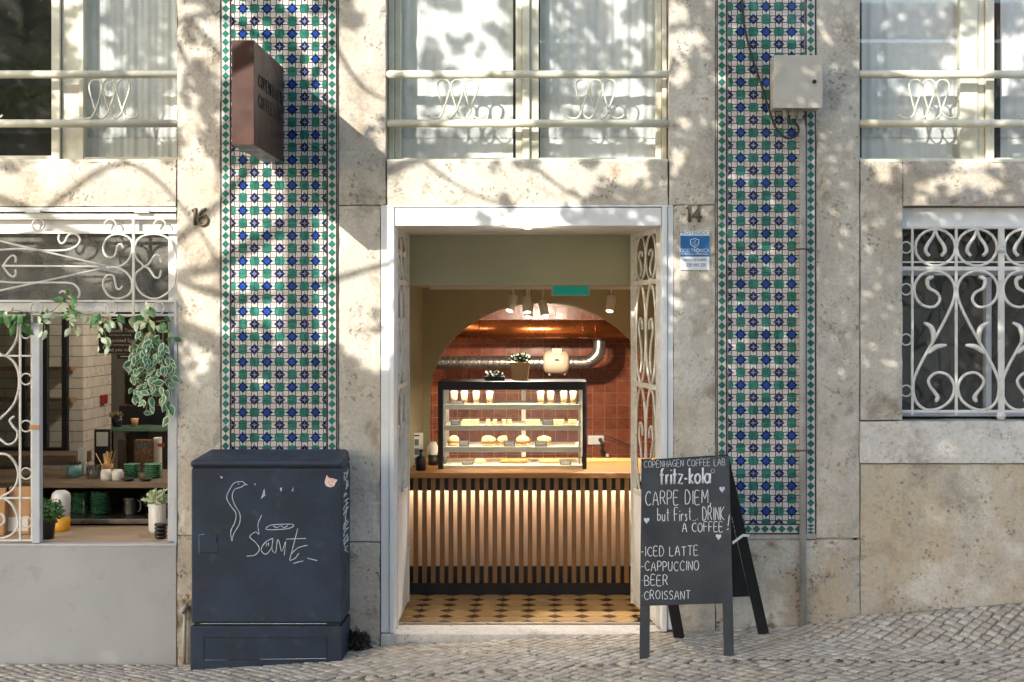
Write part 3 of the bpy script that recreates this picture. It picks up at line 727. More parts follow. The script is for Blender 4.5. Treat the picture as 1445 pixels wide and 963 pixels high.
far.build('tiles', M['redtile'], tw, kind='stuff')
# encaustic floor inside the door
M['floorA'] = pm('ochre_floor_tile', '#d6b179', '#c8a169', 14, .35, rand=.08); M['floorB'] = pm('brown_inlay', '#4a2c1c', '#55341f', 14, .4)
m = MB(); fp = .166; hh = fp / 2 - .0012
m.cur = 0; m.box(-hh, hh, -hh, hh, -.012, 0); m.cur = 1
for sx in (-1, 1):
    for sy in (-1, 1): m.poly([(sx * hh, sy * hh, .0006), (sx * (hh - .05), sy * hh, .0006), (sx * hh, sy * (hh - .05), .0006)])
fm = m.mesh('floor_tile', [M['floorA'], M['floorB']])
flo = struct(MB().box(RL, 1.3, .262, 2.58, FZ - .0115, FZ - .004).build('tiled_floor', M['floorB']))
for i in range(-6, 9):
    for j in range(0, 8):
        x = PX(783, 1.0) + i * fp + fp / 2; y = .33 + j * fp
        if RL + .01 < x < 1.22 and not (x > .6 and y < .7): o = link('floor_tile', fm, flo); o.location = (x, y, FZ + random.uniform(0, .0008))
# ------------------------------------------------------------------ counter
CY = 1.4
ct = thing('service_counter', 'oak slatted service counter glowing from within under the display case', 'counter')
cz = PZ(667, CY)
MB().box(RL + .002, 1.29, CY - .03, 2.35, cz - .035, cz).build('counter_top', M['counterwood'], ct, .004)
bx('back_panel', M['peach'], 545, 688, 945, 806, CY + .165, CY + .19, ct, 0, CY)
bx('top_rail', M['black'], 545, 674, 945, 693.5, CY + .035, CY + .06, ct, 0, CY)
bx('bottom_rail', M['black'], 545, 801, 945, 824, CY + .035, CY + .058, ct, 0, CY)
bx('plinth', M['black'], 540, 823.5, 945, 842, CY + .012, CY + .2, ct, 0, CY)
bx('led_strip', M['led'], 560, 683, 930, 686, CY + .0605, CY + .072, ct, 0, CY)
sm1 = MB().box(-LN(3.2, CY), LN(3.2, CY), 0, .032, PZ(823, CY), PZ(674.6, CY)).mesh('slat', M['slat'])
for i in range(-3, 30):
    x = PX(571.5 + 2.5 + 12.42 * i, CY)
    if RL + .03 < x < 1.25: o = link('slat', sm1, ct); o.location = (x, CY + random.uniform(-.001, .001), 0)
MB().box(RL + .003, RL + .02, 1.02, CY + .01, FZ, cz - .04).build('end_panel', M['slat'], ct)

# ------------------------------------------------------------------ display case and food
dc = thing('display_case', 'black framed glass display case with four white shelves on counter', 'display case')
Y1 = 1.6; Y2 = 2.06
def on(px, Y, z): return Vector((PX(px, Y), Y, z))
for q in ((618, 539, 828, 548, Y1 + .031, Y2), (618, 538.7, 828, 550.5, Y1, Y1 + .0305)):
    bx('top_frame', M['black'], *q, parent=dc, bev=.003)
for q in ((618, 549, 625, 665, Y1, Y1 + .03), (822, 549, 828, 665, Y1, Y1 + .03)): bx('corner_post', M['black'], *q, parent=dc, bev=.002)
xl, xr = PX(619, Y1), PX(827, Y1)
for x in (xl, xr - .02): MB().box(x, x + .02, Y2 - .02, Y2, cz + .001, PZ(549, Y1)).build('corner_post', M['black'], dc)
for x in (xl + .003, xr - .008): MB().box(x, x + .005, Y1 + .031, Y2 - .021, cz + .02, PZ(549, Y1)).build('side_pane', M['glassclear'], dc)
bx('front_pane', M['glassclear'], 625.2, 549, 821.8, 661, Y1 + .008, Y1 + .013, dc)
bx('base', M['case'], 625.3, 657.5, 821.7, 665, Y1 + .02, Y2 - .025, dc, .002, Y1)
for x in (628, 736, 816):
    MB().box(PX(x, Y2), PX(x, Y2) + .03, Y2 - .03, Y2 - .022, cz + .04, PZ(549.5, Y1)).build('back_mullion', M['case'], dc)
shelves = [571, 600.5, 631]; SZ = []
for y in shelves:
    z = PZ(y, Y1 + .03); SZ.append(z)
    MB().box(xl + .03, xr - .03, Y1 + .03, Y2 - .035, z - .012, z).build('shelf', M['case'], dc, .002)
    MB().box(xl + .03, xr - .03, Y1 + .022, Y1 + .0298, z - .034, z + .001).build('shelf_lip', M['case'], dc, .001)
    MB().box(xl + .05, xr - .05, Y1 + .032, Y1 + .042, z - .026, z - .0125).build('led_strip', M['ledcase'], dc)
MB().box(xl + .05, xr - .05, Y1 + .04, Y1 + .06, PZ(548.6, Y1) - .004, PZ(548.6, Y1) - .0005).build('led_strip', M['ledcase'], dc)
for x in (xl + .034, xr - .05): MB().box(x, x + .014, Y1 + .031, Y1 + .04, cz + .03, PZ(550, Y1)).build('shelf_rail', M['case'], dc)
SZ.append(PZ(657.5, Y1))
ORD = ['first', 'second', 'third', 'fourth', 'fifth', 'sixth', 'seventh', 'eighth', 'ninth', 'tenth']
for i, x in enumerate((641, 655.5, 672, 691, 763, 777, 795.5, 809)):
    t = thing('dessert_cup', '%s layered dessert cup from the left on the top shelf of the case' % ORD[i], 'dessert cup', 'dessert cups on the top shelf'); Y = Y1 + .1; z = SZ[0] + .0005
    r = LN(5.3, Y)
    MB().lathe(on(x, Y, z), [(r * .7, 0), (r * .98, .075)], 14).build('cup', M['cream2'], t)
    MB().lathe(on(x, Y, z + .0755), [(r * 1.05, 0), (r * 1.05, .006), (r * .8, .012)], 14).build('lid', M['whitecer'], t)
    MB().lathe(on(x, Y, z + .012), [(r * .82, 0), (r * .86, .02)], 14).build('layer', M['filling'], t)
def cake(x, wpx, hpx, mat, label, shelf, Y, grp):
    t = thing('cake_slice', label, 'cake', grp); z = SZ[shelf] + .001
    MB().px(x - wpx / 2, 600, x + wpx / 2, 600 + hpx, Y, Y + .07).build('sponge', mat, t, .004)
    o = t.children[0]; o.location.z = z - PZ(600 + hpx, Y)
    h = LN(hpx, Y); MB().box(PX(x - wpx / 2, Y) - .001, PX(x + wpx / 2, Y) + .001, Y - .001, Y + .071, z + h + .0003, z + h + .008).build('topping', M['cream2'], t, .003)
for i, x in enumerate((655, 661, 667, 673, 688.5, 698, 711, 719)): cake(x, 5.6, 5, M['bread'], '%s small pastry from the left on the second shelf' % ORD[i], 1, Y1 + .09, 'pastries on the second shelf')
for i, (x, wd) in enumerate(((752, 20), (788, 16), (808, 12))): cake(x, wd, 5, M['bread'], ['long pale cake slice left of the dark tag on second shelf', 'orange loaf cake right of the dark tag on second shelf', 'small loaf cake at right end of second shelf'][i], 1, Y1 + .09, 'loaf cakes on the second shelf')
def sandwich(x, wpx, label, Y):
    t = thing('sandwich', label, 'sandwich', 'filled buns on the third shelf'); z = SZ[2] + .001; r = LN(wpx / 2, Y); c = on(x, Y, z)
    def blob(z0, prof, mat, name, k=1.0):
        m = MB().lathe(c + Vector((0, 0, z0)), prof, 18); m.v = [(v[0] + .009 * noise.noise(Vector(v) * 38), v[1], c.z + (v[2] - c.z) * .82 + .007 * noise.noise(Vector(v) * 45 + Vector((3, 1, 2))) * min(1, (v[2] - c.z) * 60)) for v in m.v]; m.build(name, mat, t)
    blob(0, [(r * .85, 0), (r, .01), (r * .96, .022)], M['bread'], 'bun_base')
    blob(.022, [(r * 1.02, 0), (r * 1.06, .01), (r, .02)], M['filling'], 'filling')
    blob(.042, [(r * .98, 0), (r, .008), (r * .85, .024), (r * .5, .037), (.005, .041)], M['bread'], 'bun_top')
for i, (x, wd) in enumerate(((640, 17), (690, 20), (709, 15), (738, 20), (768, 20))): sandwich(x, wd, '%s filled bun sandwich from the left on the third shelf' % ORD[i], Y1 + .12)
def ptag(x0, x1, shelf, label, hpx=9):
    Y = Y1 + .045; z = SZ[shelf] + .001; a, b = PX(x0, Y), PX(x1, Y); h = LN(hpx, Y); t = thing('price_tag', label, 'price tag', 'black price tags in the case')
    MB().hexa([(a, Y, z), (b, Y, z), (b, Y + .012, z + h), (a, Y + .012, z + h), (a, Y + .004, z), (b, Y + .004, z), (b, Y + .016, z + h), (a, Y + .016, z + h)]).build('card', M['tagblack'], t)
    for k in range(3):
        zz = z + h * (.25 + .25 * k); MB().box(a + .006, b - .008 - .006 * (k % 2), Y + .012 * (.25 + .25 * k) - .0012, Y + .012 * (.25 + .25 * k) + .0008, zz, zz + h * .07).build('chalk_line', M['chalk'], t)
for a, b, s_, l in ((648, 662, 2, 'black price tag beside the first sandwich from the left'), (711, 727, 2, 'black price tag in the middle of the sandwich shelf'), (755, 772, 2, 'black price tag before the last sandwich'), (765, 781, 1, 'black price tag on the second shelf'), (652, 668, 3, 'black price tag on the case floor at left'), (790, 806, 3, 'black price tag on the case floor at right'), (636, 650, 1, 'dark tray tag at left end of second shelf'), (639, 655, 0, 'low dark tag under the first dessert cups')): ptag(a, b, s_, l, 5 if s_ in (0, 3) else 8)
def loaf(x0, x1, label, mat, h):
    Y = Y1 + .13; z = SZ[3] + .001; r = h; t = tag(MB().tube([on(x0, Y, z + r), on((x0 + x1) / 2, Y + .01, z + r), on(x1, Y, z + r)], lambda u: r * (.55 + .45 * math.sin(math.pi * (.08 + .84 * u))), 10, 6).build('loaf', mat, None), label, 'bread')
loaf(671, 684, 'pale bun on the floor of the display case', M['bread'], .018); loaf(705, 746, 'long reddish loaf on the floor of the display case', M['filling'], .019); loaf(761, 789, 'brown loaf at right on the floor of the display case', M['kraft'], .017)
# things on top of the case
ctop = PZ(539, Y1)
def foliage(m, c, rx, ry, rz, n, size, rs=random):
    for i in range(n):
        while True:
            v = Vector((rs.uniform(-1, 1), rs.uniform(-1, 1), rs.uniform(-1, 1)))
            if v.length < 1: break
        p = Vector(c) + Vector((v.x * rx, v.y * ry, v.z * rz)); d = Vector((rs.uniform(-1, 1), rs.uniform(-1, 1), rs.uniform(-.3, 1))).normalized()
        u = d.orthogonal().normalized(); u = (u * math.cos(i) + d.cross(u) * math.sin(i)); s_ = size * rs.uniform(.6, 1.3)
        m.poly([p, p + d * s_ * .5 + u * s_ * .28, p + d * s_, p + d * s_ * .5 - u * s_ * .28])
    return m
Y = 1.78
pl = thing('wooden_planter', 'square wooden planter with dark green plant on top of display case', 'plant')
a, b = PX(720, Y), PX(747.5, Y); h = LN(26, Y)
MB().hexa([(a + .015, Y, ctop), (b - .015, Y, ctop), (b, Y - .012, ctop + h), (a, Y - .012, ctop + h), (a + .015, Y + .11, ctop), (b - .015, Y + .11, ctop), (b, Y + .125, ctop + h), (a, Y + .125, ctop + h)]).build('pot', M['planter'], pl, .002)
foliage(MB(), ((a + b) / 2, Y + .05, ctop + h + .015), .06, .05, .035, 160, .035).build('foliage', M['topplant'], pl)
pl = thing('succulent', 'low dark succulent in a tray on the left of display case top', 'plant')
MB().px(684, 533, 712, 539, 1.75, 1.83).build('tray', M['black'], pl); pl.children[0].location.z = ctop - PZ(539, 1.75)
foliage(MB(), (PX(698, 1.79), 1.79, ctop + .035), .06, .035, .02, 120, .03).build('foliage', M['topplant'], pl)
# ducts behind the arch
d1 = thing('steel_duct', 'ribbed steel ventilation duct with elbow behind the arch', 'duct'); DY = 3.5
path = [P(560, 512, DY), P(700, 512, DY), P(815, 512, DY), P(832, 510, DY), P(843, 501, DY), P(846, 490, DY), P(846, 470, DY)]
MB().tube(path, .052, 16, 6).build('pipe', M['steel'], d1)
for x in range(600, 765, 8): MB().tube([P(x + 1.2 * math.sin(t) + 2 * math.cos(t * 1.0), 512, DY) + Vector((0, .0535 * math.cos(t * .3927), .0535 * math.sin(t * .3927))) for t in range(16)], .0045, 5, 1, True).build('rib', M['steel'], d1)
for x in (676, 808): MB().tube([P(x, 512, DY) + Vector((0, .057 * math.cos(t * .3927), .057 * math.sin(t * .3927))) for t in range(16)], .006, 6, 1, True).build('clamp', M['steel'], d1)
fn = thing('duct_fan', 'beige inline fan housing on the steel duct', 'fan')
c = P(785, 511, DY - .02); MB().lathe(c, [(.05, -.105), (.085, -.09), (.098, -.05), (.098, .05), (.085, .09), (.05, .105)], 20, Matrix.Rotation(math.pi / 2, 3, 'Y')).build('housing', M['fan'], fn)
bx('terminal_box', M['fan'], 779, 492, 793, 500, DY - .1, DY - .03, fn, .003); bx('nameplate', M['black'], 783, 507, 789, 509.5, DY - .123, DY - .115, fn)
for x in (775, 797): bx('foot', M['steel'], x - 1, 525, x + 1, 530, DY - .05, DY - .03, fn)
d2 = thing('copper_duct', 'large copper pipe running across the top of the arch', 'duct')
MB().tube([P(560, 465, 3.35), P(960, 465, 3.35)], .075, 20, 1).build('pipe', M['copper'], d2)
for x in (676, 768, 822, 840): MB().tube([P(x, 465, 3.35) + Vector((0, .077 * math.cos(t * .3927), .077 * math.sin(t * .3927))) for t in range(16)], .004, 6, 1, True).build('seam', M['copper'], d2)
sk = thing('wall_socket', 'white double wall socket on terracotta tiles', 'socket')
bx('plate', M['whitecer'], 829.5, 615, 852, 627.5, BY - .014, BY + .001, sk, .002)
MB().ring(P(836, 621, BY - .015), .018, .003, 5, 14).build('ring', M['case'], sk)
pg = thing('power_cord', 'black plug and coiled power cord hanging from the wall socket', 'cord')
MB().tube([P(847, 621, BY - .015), P(847, 621, BY - .07)], .017, 12, 1).build('plug', M['black'], pg)
MB().tube([P(a, b, BY - .06) for a, b in ((847, 622), (849, 630), (854, 640), (857, 646), (850, 642), (848, 633), (856, 644), (863, 648), (872, 652), (885, 653), (900, 650))], .006, 6, 4).build('cable', M['black'], pg)
MB().tube([P(a, b, BY - .05) for a, b in ((853, 614), (870, 621), (888, 629), (905, 632))], .004, 6, 3).build('cable', M['black'], pg)
bx('cord_tie', M['case'], 855, 641, 859, 645, BY - .075, BY - .05, pg)
bt = thing('soap_bottle', 'small black pump bottle on the counter left of the case', 'bottle'); Y = 1.52
MB().lathe(on(594, Y, cz + .0005), [(.033, 0), (.033, .085), (.022, .095), (.012, .098), (.012, .118)], 14).build('body', M['black'], bt, 0)
MB().lathe(on(594, Y, cz + .119), [(.008, 0), (.014, .006), (.013, .02), (.004, .024)], 10).build('pump', M['black'], bt)
jr = thing('napkin_holder', 'cup of white napkins in shadow beside the display case', 'holder'); Y = 1.85
MB().lathe(on(611, Y, cz + .0005), [(.032, 0), (.036, .07)], 14).build('cup', M['black'], jr); MB().lathe(on(611, Y, cz + .071), [(.03, 0), (.038, .05), (.02, .09)], 12).build('napkins', M['paperw'], jr)
pp = thing('menu_card', 'white printed sheet standing at left end of counter', 'paper')
bx('sheet', M['paperw'], 571, 611, 597, 662, 1.9, 1.903, pp); pp.children[0].location.z = 0
for k in range(6): bx('print', M['sttext'], 576 + 9 * (k % 2), 620 + 13 * (k // 2), 582 + 9 * (k % 2), 629 + 13 * (k // 2), 1.8975, 1.8995, pp, 0, 1.9)
bx('print', M['black'], 574, 614, 592, 616, 1.8975, 1.8995, pp, 0, 1.9)
# ceiling track, lamps, exit sign
tr = tag(MB().box(RL + .1, 1.2, 2.02, 2.05, CZ - .004, CZ + .0195).build('lamp_track', M['lampwhite']), 'white ceiling track that carries the spotlights', 'track')
for i, (x, y, ly, ti, L2) in enumerate(((722, 428, 2.03, .28, 'leftmost white spotlight on the ceiling track'), (743.5, 430, 2.03, -.05, 'second white spotlight from the left on the ceiling track'), (746.5, 437, 2.4, .1, 'small spotlight half hidden behind the second one'), (767, 435.5, 2.4, -.2, 'small rear spotlight tilted right under the arch top'), (862, 428.5, 2.03, .18, 'rightmost white spotlight on the ceiling track'))):
    t = thing('spotlight', L2, 'spotlight', 'ceiling spotlights'); c = P(x, y, ly); R = Matrix.Rotation(ti, 3, 'Y') @ Matrix.Rotation(-.35, 3, 'X')
    MB().lathe(c, [(.026, -.058), (.031, -.055), (.031, .05), (.026, .055)], 14, R).build('housing', M['lampwhite'], t)
    MB().lathe(c, [(.024, -.0605), (.024, -.0585)], 14, R).build('lens', M['lampface'], t)
    MB().tube([c + R @ Vector((0, 0, .055)), Vector((c.x, c.y, CZ + .018))], .007, 8, 1).build('stem', M['lampwhite'], t)
    li = bpy.data.lights.new('spot', 'SPOT'); li.energy = 28 if ly > 2.2 else 44; li.spot_size = 1.9; li.spot_blend = .8; li.color = (1, .86, .69); li.shadow_soft_size = .025
    lo = bpy.data.objects.new('spot', li); COL.objects.link(lo); lo.location = c + R @ Vector((0, 0, -.075)); lo.parent = t
    tgt = Vector((c.x + (.3 if x < 800 else -.2), (3.9 if ly > 2.2 else 1.7), .9 if ly > 2.2 else .4)); lo.rotation_euler = (tgt - lo.location).to_track_quat('-Z', 'Y').to_euler()
ex = thing('exit_sign', 'teal rectangular emergency sign hanging under the bulkhead', 'sign')
bx('panel', M['teal'], 781, 404.5, 830, 416.5, 1.3, 1.312, ex); bx('bracket', M['lampwhite'], 778, 403, 833, 418, 1.313, 1.32, ex)
MB().box(PX(804, 1.3), PX(808, 1.3), 1.313, 1.32, PZ(403.2, 1.313), CZ + .021).build('hanger', M['lampwhite'], ex)
# shelf plant and poster glimpsed through the right gate
pn = thing('potted_shrub', 'pale green leafy plant glimpsed through the right gate leaf', 'plant')
MB().lathe((.86, 1.0, FZ), [(.10, 0), (.14, .55)], 16).build('pot', M['whitecer'], pn); foliage(MB(), (.86, 1.0, FZ + .85), .14, .14, .28, 420, .07).build('foliage', M['leafpale'], pn)
tag(MB().box(RR - .006, RR - .002, .3, .5, PZ(655, .4), PZ(610, .4)).build('poster', M['orange']), 'orange poster on the reveal behind the right gate leaf', 'poster')

# ------------------------------------------------------------------ shop interior behind the left window
SY = .75; uz = PZ(681, SY); lz = PZ(733, SY)
sh = thing('kitchen_counter', 'rough wooden bar counter with lower steel shelf inside the shop window', 'counter')
MB().box(PX(-180, SY), -1.085, SY, 1.5, uz - .035, uz).build('counter_top', M['rough'], sh, .004)
MB().box(PX(-180, SY), -1.085, SY + .01, 1.5, lz - .03, lz).build('shelf', M['steel'], sh, .002)
MB().box(PX(-180, SY), -1.085, 1.42, 1.48, FZ, uz - .04).build('back_board', M['dark'], sh)
MB().box(PX(-180, SY), -1.085, SY + .05, SY + .08, FZ, lz - .032).build('front_board', M['dark'], sh)
def plates(x0, x1, zb, Y, n, dz, where):
    r = LN((x1 - x0) / 2, Y); base = Vector((PX((x0 + x1) / 2, Y), Y, zb))
    me = MB().lathe((0, 0, 0), [(r * .55, 0), (r * .6, .003), (r * .97, dz * .75), (r, dz * .92), (r * .94, dz * .95)], 20).mesh('plate', M['green'])
    for k in range(n):
        o = tag(link('plate', me), 'green plate in the stack %s' % where, 'plate', 'plates stacked %s' % where); o.location = base + Vector((random.uniform(-.002, .002), 0, .0005 + k * dz))
plates(174.5, 198, uz, 1.0, 7, .0125, 'left on the wooden counter by the white cups')
plates(202, 230, uz, 1.0, 7, .0125, 'at the right end of the wooden counter')
plates(98, 125, lz, 1.05, 10, .0125, 'on the lower shelf behind the spoon glass')
plates(127, 156, lz, 1.0, 11, .0125, 'on the lower shelf beside the steel jug')
def lathe_thing(name, x, Y, z, prof, mat, label, cat, group=None, part='body', n=16):
    t = thing(name, label, cat, group); MB().lathe(on(x, Y, z + .0005), prof, n).build(part, mat, t); return t
r = lambda p, Y: LN(p / 2, Y)
t = lathe_thing('plant_pot', 104.5, 1.0, uz, [(r(16, 1), 0), (r(21, 1), .03), (r(21, 1), .078)], M['potteal'], 'teal glazed pot on the wooden counter', 'pot')
foliage(MB(), on(104.5, 1.0, uz + .085), .04, .04, .01, 60, .02).build('foliage', M['darkplant'], t)
t = thing('straw_glass', 'glass full of white paper straws on the wooden counter', 'straws')
MB().lathe(on(116, 1.12, uz), [(.028, 0), (.034, .09)], 14).build('glass', M['glassclear'], t)
for k in range(26):
    a = random.uniform(0, 6.28); q = random.uniform(0, .022); c = on(116, 1.12, uz + .005) + Vector((math.cos(a) * q, math.sin(a) * q, 0))
    MB().tube([c, c + Vector((math.cos(a) * q * .5, math.sin(a) * q * .5, .17 + random.uniform(-.008, .008)))], .0035, 5, 1).build('straw', M['paperw'], t)
t = thing('wire_jar', 'glass jar in a wire basket on the wooden counter', 'jar')
MB().lathe(on(132.5, .95, uz + .0005), [(.036, 0), (.04, .03), (.036, .085)], 16).build('jar', M['glassdirty'], t)
for k in range(14):
    a = k * .449; c = on(132.5, .95, uz); MB().tube([c + Vector((math.cos(a) * .043, math.sin(a) * .043, .003)), c + Vector((math.cos(a + .5) * .043, math.sin(a + .5) * .043, .086))], .0015, 4, 1).build('wire', M['black'], t)
t = lathe_thing('stirrer_cup', 151, 1.1, uz, [(r(14, 1.1), 0), (r(18, 1.1), .075)], M['kraft'], 'orange paper cup of wooden stirrers', 'cup')
for k in range(16):
    a = random.uniform(0, 6.28); c = on(151, 1.1, uz + .02); MB().bar(c + Vector((math.cos(a) * .01, math.sin(a) * .01, 0)), c + Vector((math.cos(a) * .045 + (.012 if k % 3 else -.04), math.sin(a) * .03, .115 + random.uniform(0, .03))), .006, .002).build('stirrer', M['bread'], t)
for i, x in enumerate((150, 166)): lathe_thing('cup', x, .86, uz, [(r(14, .86), 0), (r(15.5, .86), .02), (r(15.5, .86), .05), (r(12, .86), .066)], M['whitecer'], ['left', 'right'][i] + ' of the two upturned white cups on the wooden counter', 'cup', 'white cups')
for i, x in enumerate((181, 206)): lathe_thing('small_bowl', x, .82, uz, [(.02, 0), (.04, .012), (.036, .018)], M['black'], ['small black dish before the left plate stack', 'small black dish before the right plate stack'][i], 'bowl', 'black dishes')
t = lathe_thing('glass', 118, .85, lz, [(.02, 0), (.024, .07)], M['glassclear'], 'drinking glass holding a spoon on the lower shelf', 'glass')
MB().tube([on(118, .85, lz + .005), on(118.5, .86, lz + .13)], .004, 6, 1).build('spoon', M['steel'], t)
t = lathe_thing('steel_jug', 183.5, .95, lz, [(.038, 0), (.04, .01), (.04, .1), (.043, .105)], M['steel'], 'polished steel milk jug on the lower shelf', 'jug')
MB().tube([on(193, .95, lz + .02), on(198, .95, lz + .03), on(198, .95, lz + .08), on(193, .95, lz + .09)], .005, 6, 3).build('handle', M['steel'], t)
lathe_thing('dark_jug', 205, 1.05, lz, [(.036, 0), (.036, .12), (.03, .125)], M['black'], 'dark jug right of the steel milk jug', 'jug')
sz = PZ(768.4) + .0002
t = lathe_thing('potted_plant', 67.5, .2, sz, [(.033, 0), (.044, .095), (.046, .1)], M['black'], 'bushy green plant in a black pot on the window sill', 'plant', part='pot')
foliage(MB(), on(68, .2, sz + .15), .085, .075, .075, 900, .022).build('foliage', M['leaf'], t)
t = thing('juice_jug', 'tall white and yellow jug on the window sill', 'jug')
MB().lathe(on(86, .5, sz + .0005), [(.05, 0), (.053, .02), (.053, .085)], 18).build('juice', M['yellow'], t); MB().lathe(on(86, .5, sz + .0865), [(.053, 0), (.055, .11), (.05, .135), (.03, .15)], 18).build('upper', M['whitecer'], t)
t = lathe_thing('white_planter', 222, .42, sz, [(.044, 0), (.05, .02), (.051, .165), (.046, .17)], M['whitecer'], 'tall white ribbed pot with pale succulent at the right of the sill', 'plant', part='pot')
foliage(MB(), on(222, .42, sz + .2), .06, .05, .045, 260, .035).build('foliage', M['leafpale'], t)
for k in range(4): tag(MB().lathe(on(227, .2, sz + .0005 + k * .022), [(.022, 0), (.034, .008), (.036, .019), (.03, .0205)], 16).build('ashtray', M['black']), ['lowest', 'second lowest', 'second highest', 'topmost'][k] + ' black bowl of the little stack by the white pot', 'bowl', 'stacked black bowls')
for i, (x0, x1, y0, Y) in enumerate(((-14, 6, 690, .3), (8, 42, 688, .35))):
    t = thing('paper_bag', ['brown paper bag on the sill cut by the left picture edge', 'brown paper bag with pale label behind the open window leaf'][i], 'bag', 'paper bags on the sill')
    a, b = PX(x0, Y), PX(x1, Y); h = PZ(y0, Y)
    m = MB().hexa([(a, Y, sz), (b, Y, sz), (b - .004, Y + .03, h), (a + .006, Y + .03, h), (a, Y + .09, sz), (b, Y + .09, sz), (b - .004, Y + .05, h), (a + .006, Y + .05, h)]); m.build('bag', M['kraft'], t, .006)
    if i: MB().hexa([(a + .012, Y - .0008, sz + .02), (b - .012, Y - .0008, sz + .02), (b - .013, Y + .0088, sz + .1), (a + .013, Y + .0088, sz + .1), (a + .012, Y + .003, sz + .02), (b - .012, Y + .003, sz + .02), (b - .013, Y + .012, sz + .1), (a + .013, Y + .012, sz + .1)]).build('label_strip', M['paperw'], t)
# tiled chimney-breast: front face and return, every tile a piece
TY = 2.1; xr_ = PX(117.5, TY)
col = thing('tiled_pillar', 'pillar clad in cream subway tiles inside the shop', 'pillar')
MB().box(-4.2, xr_ - .006, TY + .006, TY + .62, FZ, 2.44).build('core', M['subgrout'], col)
th = LN(15.05, TY); tw_ = .157
ft = MB().box(-tw_ / 2 + .002, tw_ / 2 - .002, -.006, .004, -th / 2 + .002, th / 2 - .002).mesh('tile', M['subway'])
z0 = PZ(473.5, TY)
for j in range(-16, 8):
    z = z0 + (j + .5) * th
    if z > 2.4: continue
    for i in range(0, 7):
        x = xr_ - tw_ / 2 - i * tw_ + (0 if j % 2 else tw_ / 2)
        if x - tw_ / 2 > xr_ - .01: continue
        o = link('tile', ft, col); o.location = (x, TY + .004, z)
        if x + tw_ / 2 > xr_: o.location.x = xr_ - tw_ / 4; o.scale.x = .5
    y = TY + .001 - (tw_ / 2 if j % 2 else 0)
    while y < TY + .62:
        ya, yb = max(TY + .001, y), min(TY + .626, y + tw_); y += tw_
        if yb - ya < .012: continue
        o = link('tile', ft, col); o.location = (xr_ - .004, (ya + yb) / 2, z); o.rotation_euler = (0, 0, math.pi / 2); o.scale.x = (yb - ya) / tw_
pf = thing('steel_partition', 'black steel framed glazing in front of the tiled pillar', 'partition'); Yp = 1.86
for a, b in ((-30, -22), (28, 35), (58, 66), (87, 94)): bx('mullion', M['black'], a, 425, b, 640, Yp, Yp + .05, pf)
bx('bottom_rail', M['black'], -30, 632, 94, 640.5, Yp - .002, Yp + .052, pf)
for a, b in ((35.2, 57.8), (66.2, 86.8), (-21.8, 27.8)): bx('pane', M['glassclear'], a, 425, b, 632, Yp + .02, Yp + .024, pf)
for y in (520.5, 565): 
    t = tag(MB().px(-40, y - 2.5, 100, y + 2.5, 1.95, 2.07).build('wall_shelf', M['slat']), ['upper', 'lower'][y > 540] + ' thin wooden shelf behind the steel glazing', 'shelf')
tag(MB().px(-60, 643, 107, 657, 1.52, 1.84).build('bench_top', M['rough']), 'dark wooden bench top behind the counter', 'bench')
wd_ = thing('white_door', 'white panelled door at the back of the shop', 'door')
bx('leaf', M['ceil'], 157, 470, 187, 760, 4.0, 4.04, wd_); bx('panel', M['ceil'], 163, 525, 182, 640, 3.99, 3.999, wd_, .004)
tag(bx('back_panel', M['brown'], 187.5, 440, 300, 760, 3.6, 3.64), 'dark brown panelling at the back of the shop', 'panel')
FONTS = {}
def text(name, s_, loc, size, mat, parent, align='CENTER', wscale=1.0):
    cu = bpy.data.curves.new(name, 'FONT'); cu.body = s_; cu.size = size; cu.align_x = align; cu.extrude = .0004
    o = bpy.data.objects.new(name, cu); COL.objects.link(o); bpy.context.view_layer.update()
    me = bpy.data.meshes.new_from_object(o.evaluated_get(bpy.context.evaluated_depsgraph_get())); bpy.data.objects.remove(o)
    me.materials.clear(); me.materials.append(mat); q = link(name, me, parent); q.location = loc; q.rotation_euler = (math.pi / 2, 0, 0); q.scale = (wscale, 1, 1); return q
mb_ = thing('menu_board', 'brown hanging menu board with white lettering behind the ivy', 'sign'); Yb = 1.2
bx('board', M['brown'], 139, 456, 200, 499, Yb, Yb + .015, mb_)
for s_, x, y, sz_ in (('Avocado Toast', 170, 469, 7.2), ('with lemon and seeds', 170, 474, 3.6), ('Scrambled Eggs', 170, 483, 7.2), ('on sourdough bread', 170, 488, 3.6), ('And you want?', 170, 496, 7)): text('lettering', s_, (PX(x, Yb), Yb - .0012, PZ(y, Yb)), LN(sz_, Yb), M['chalk'], mb_)
MB().tube([P(145, 456, Yb) + Vector((0, .007, 0)), P(145, 420, Yb)], .002, 4, 1).build('cord', M['black'], mb_); MB().tube([P(195, 456, Yb) + Vector((0, .007, 0)), P(195, 420, Yb)], .002, 4, 1).build('cord', M['black'], mb_)
mb2 = thing('small_menu_board', 'lower narrow brown board hanging under the menu board', 'sign'); bx('board', M['brown'], 165, 500, 199, 507, Yb + .03, Yb + .042, mb2); bx('lettering', M['chalk'], 170, 502.5, 190, 504, Yb + .0285, Yb + .0295, mb2)
sg = thing('glass_shelf', 'green edged glass shelf above the back counter', 'shelf'); bx('plate', pm('glass_edge', '#5d7a66', None, 4, .2), 157, 604, 236, 609, 1.5, 1.75, sg)
for x in (158, 233): bx('post', M['black'], x - 1, 609.2, x + 1, 690, 1.6, 1.62, sg)
gz_ = PZ(604, 1.5)
lathe_thing('paper_cup', 190, 1.6, gz_, [(.017, 0), (.026, .055)], M['kraft'], 'small orange paper cup on the glass shelf', 'cup')
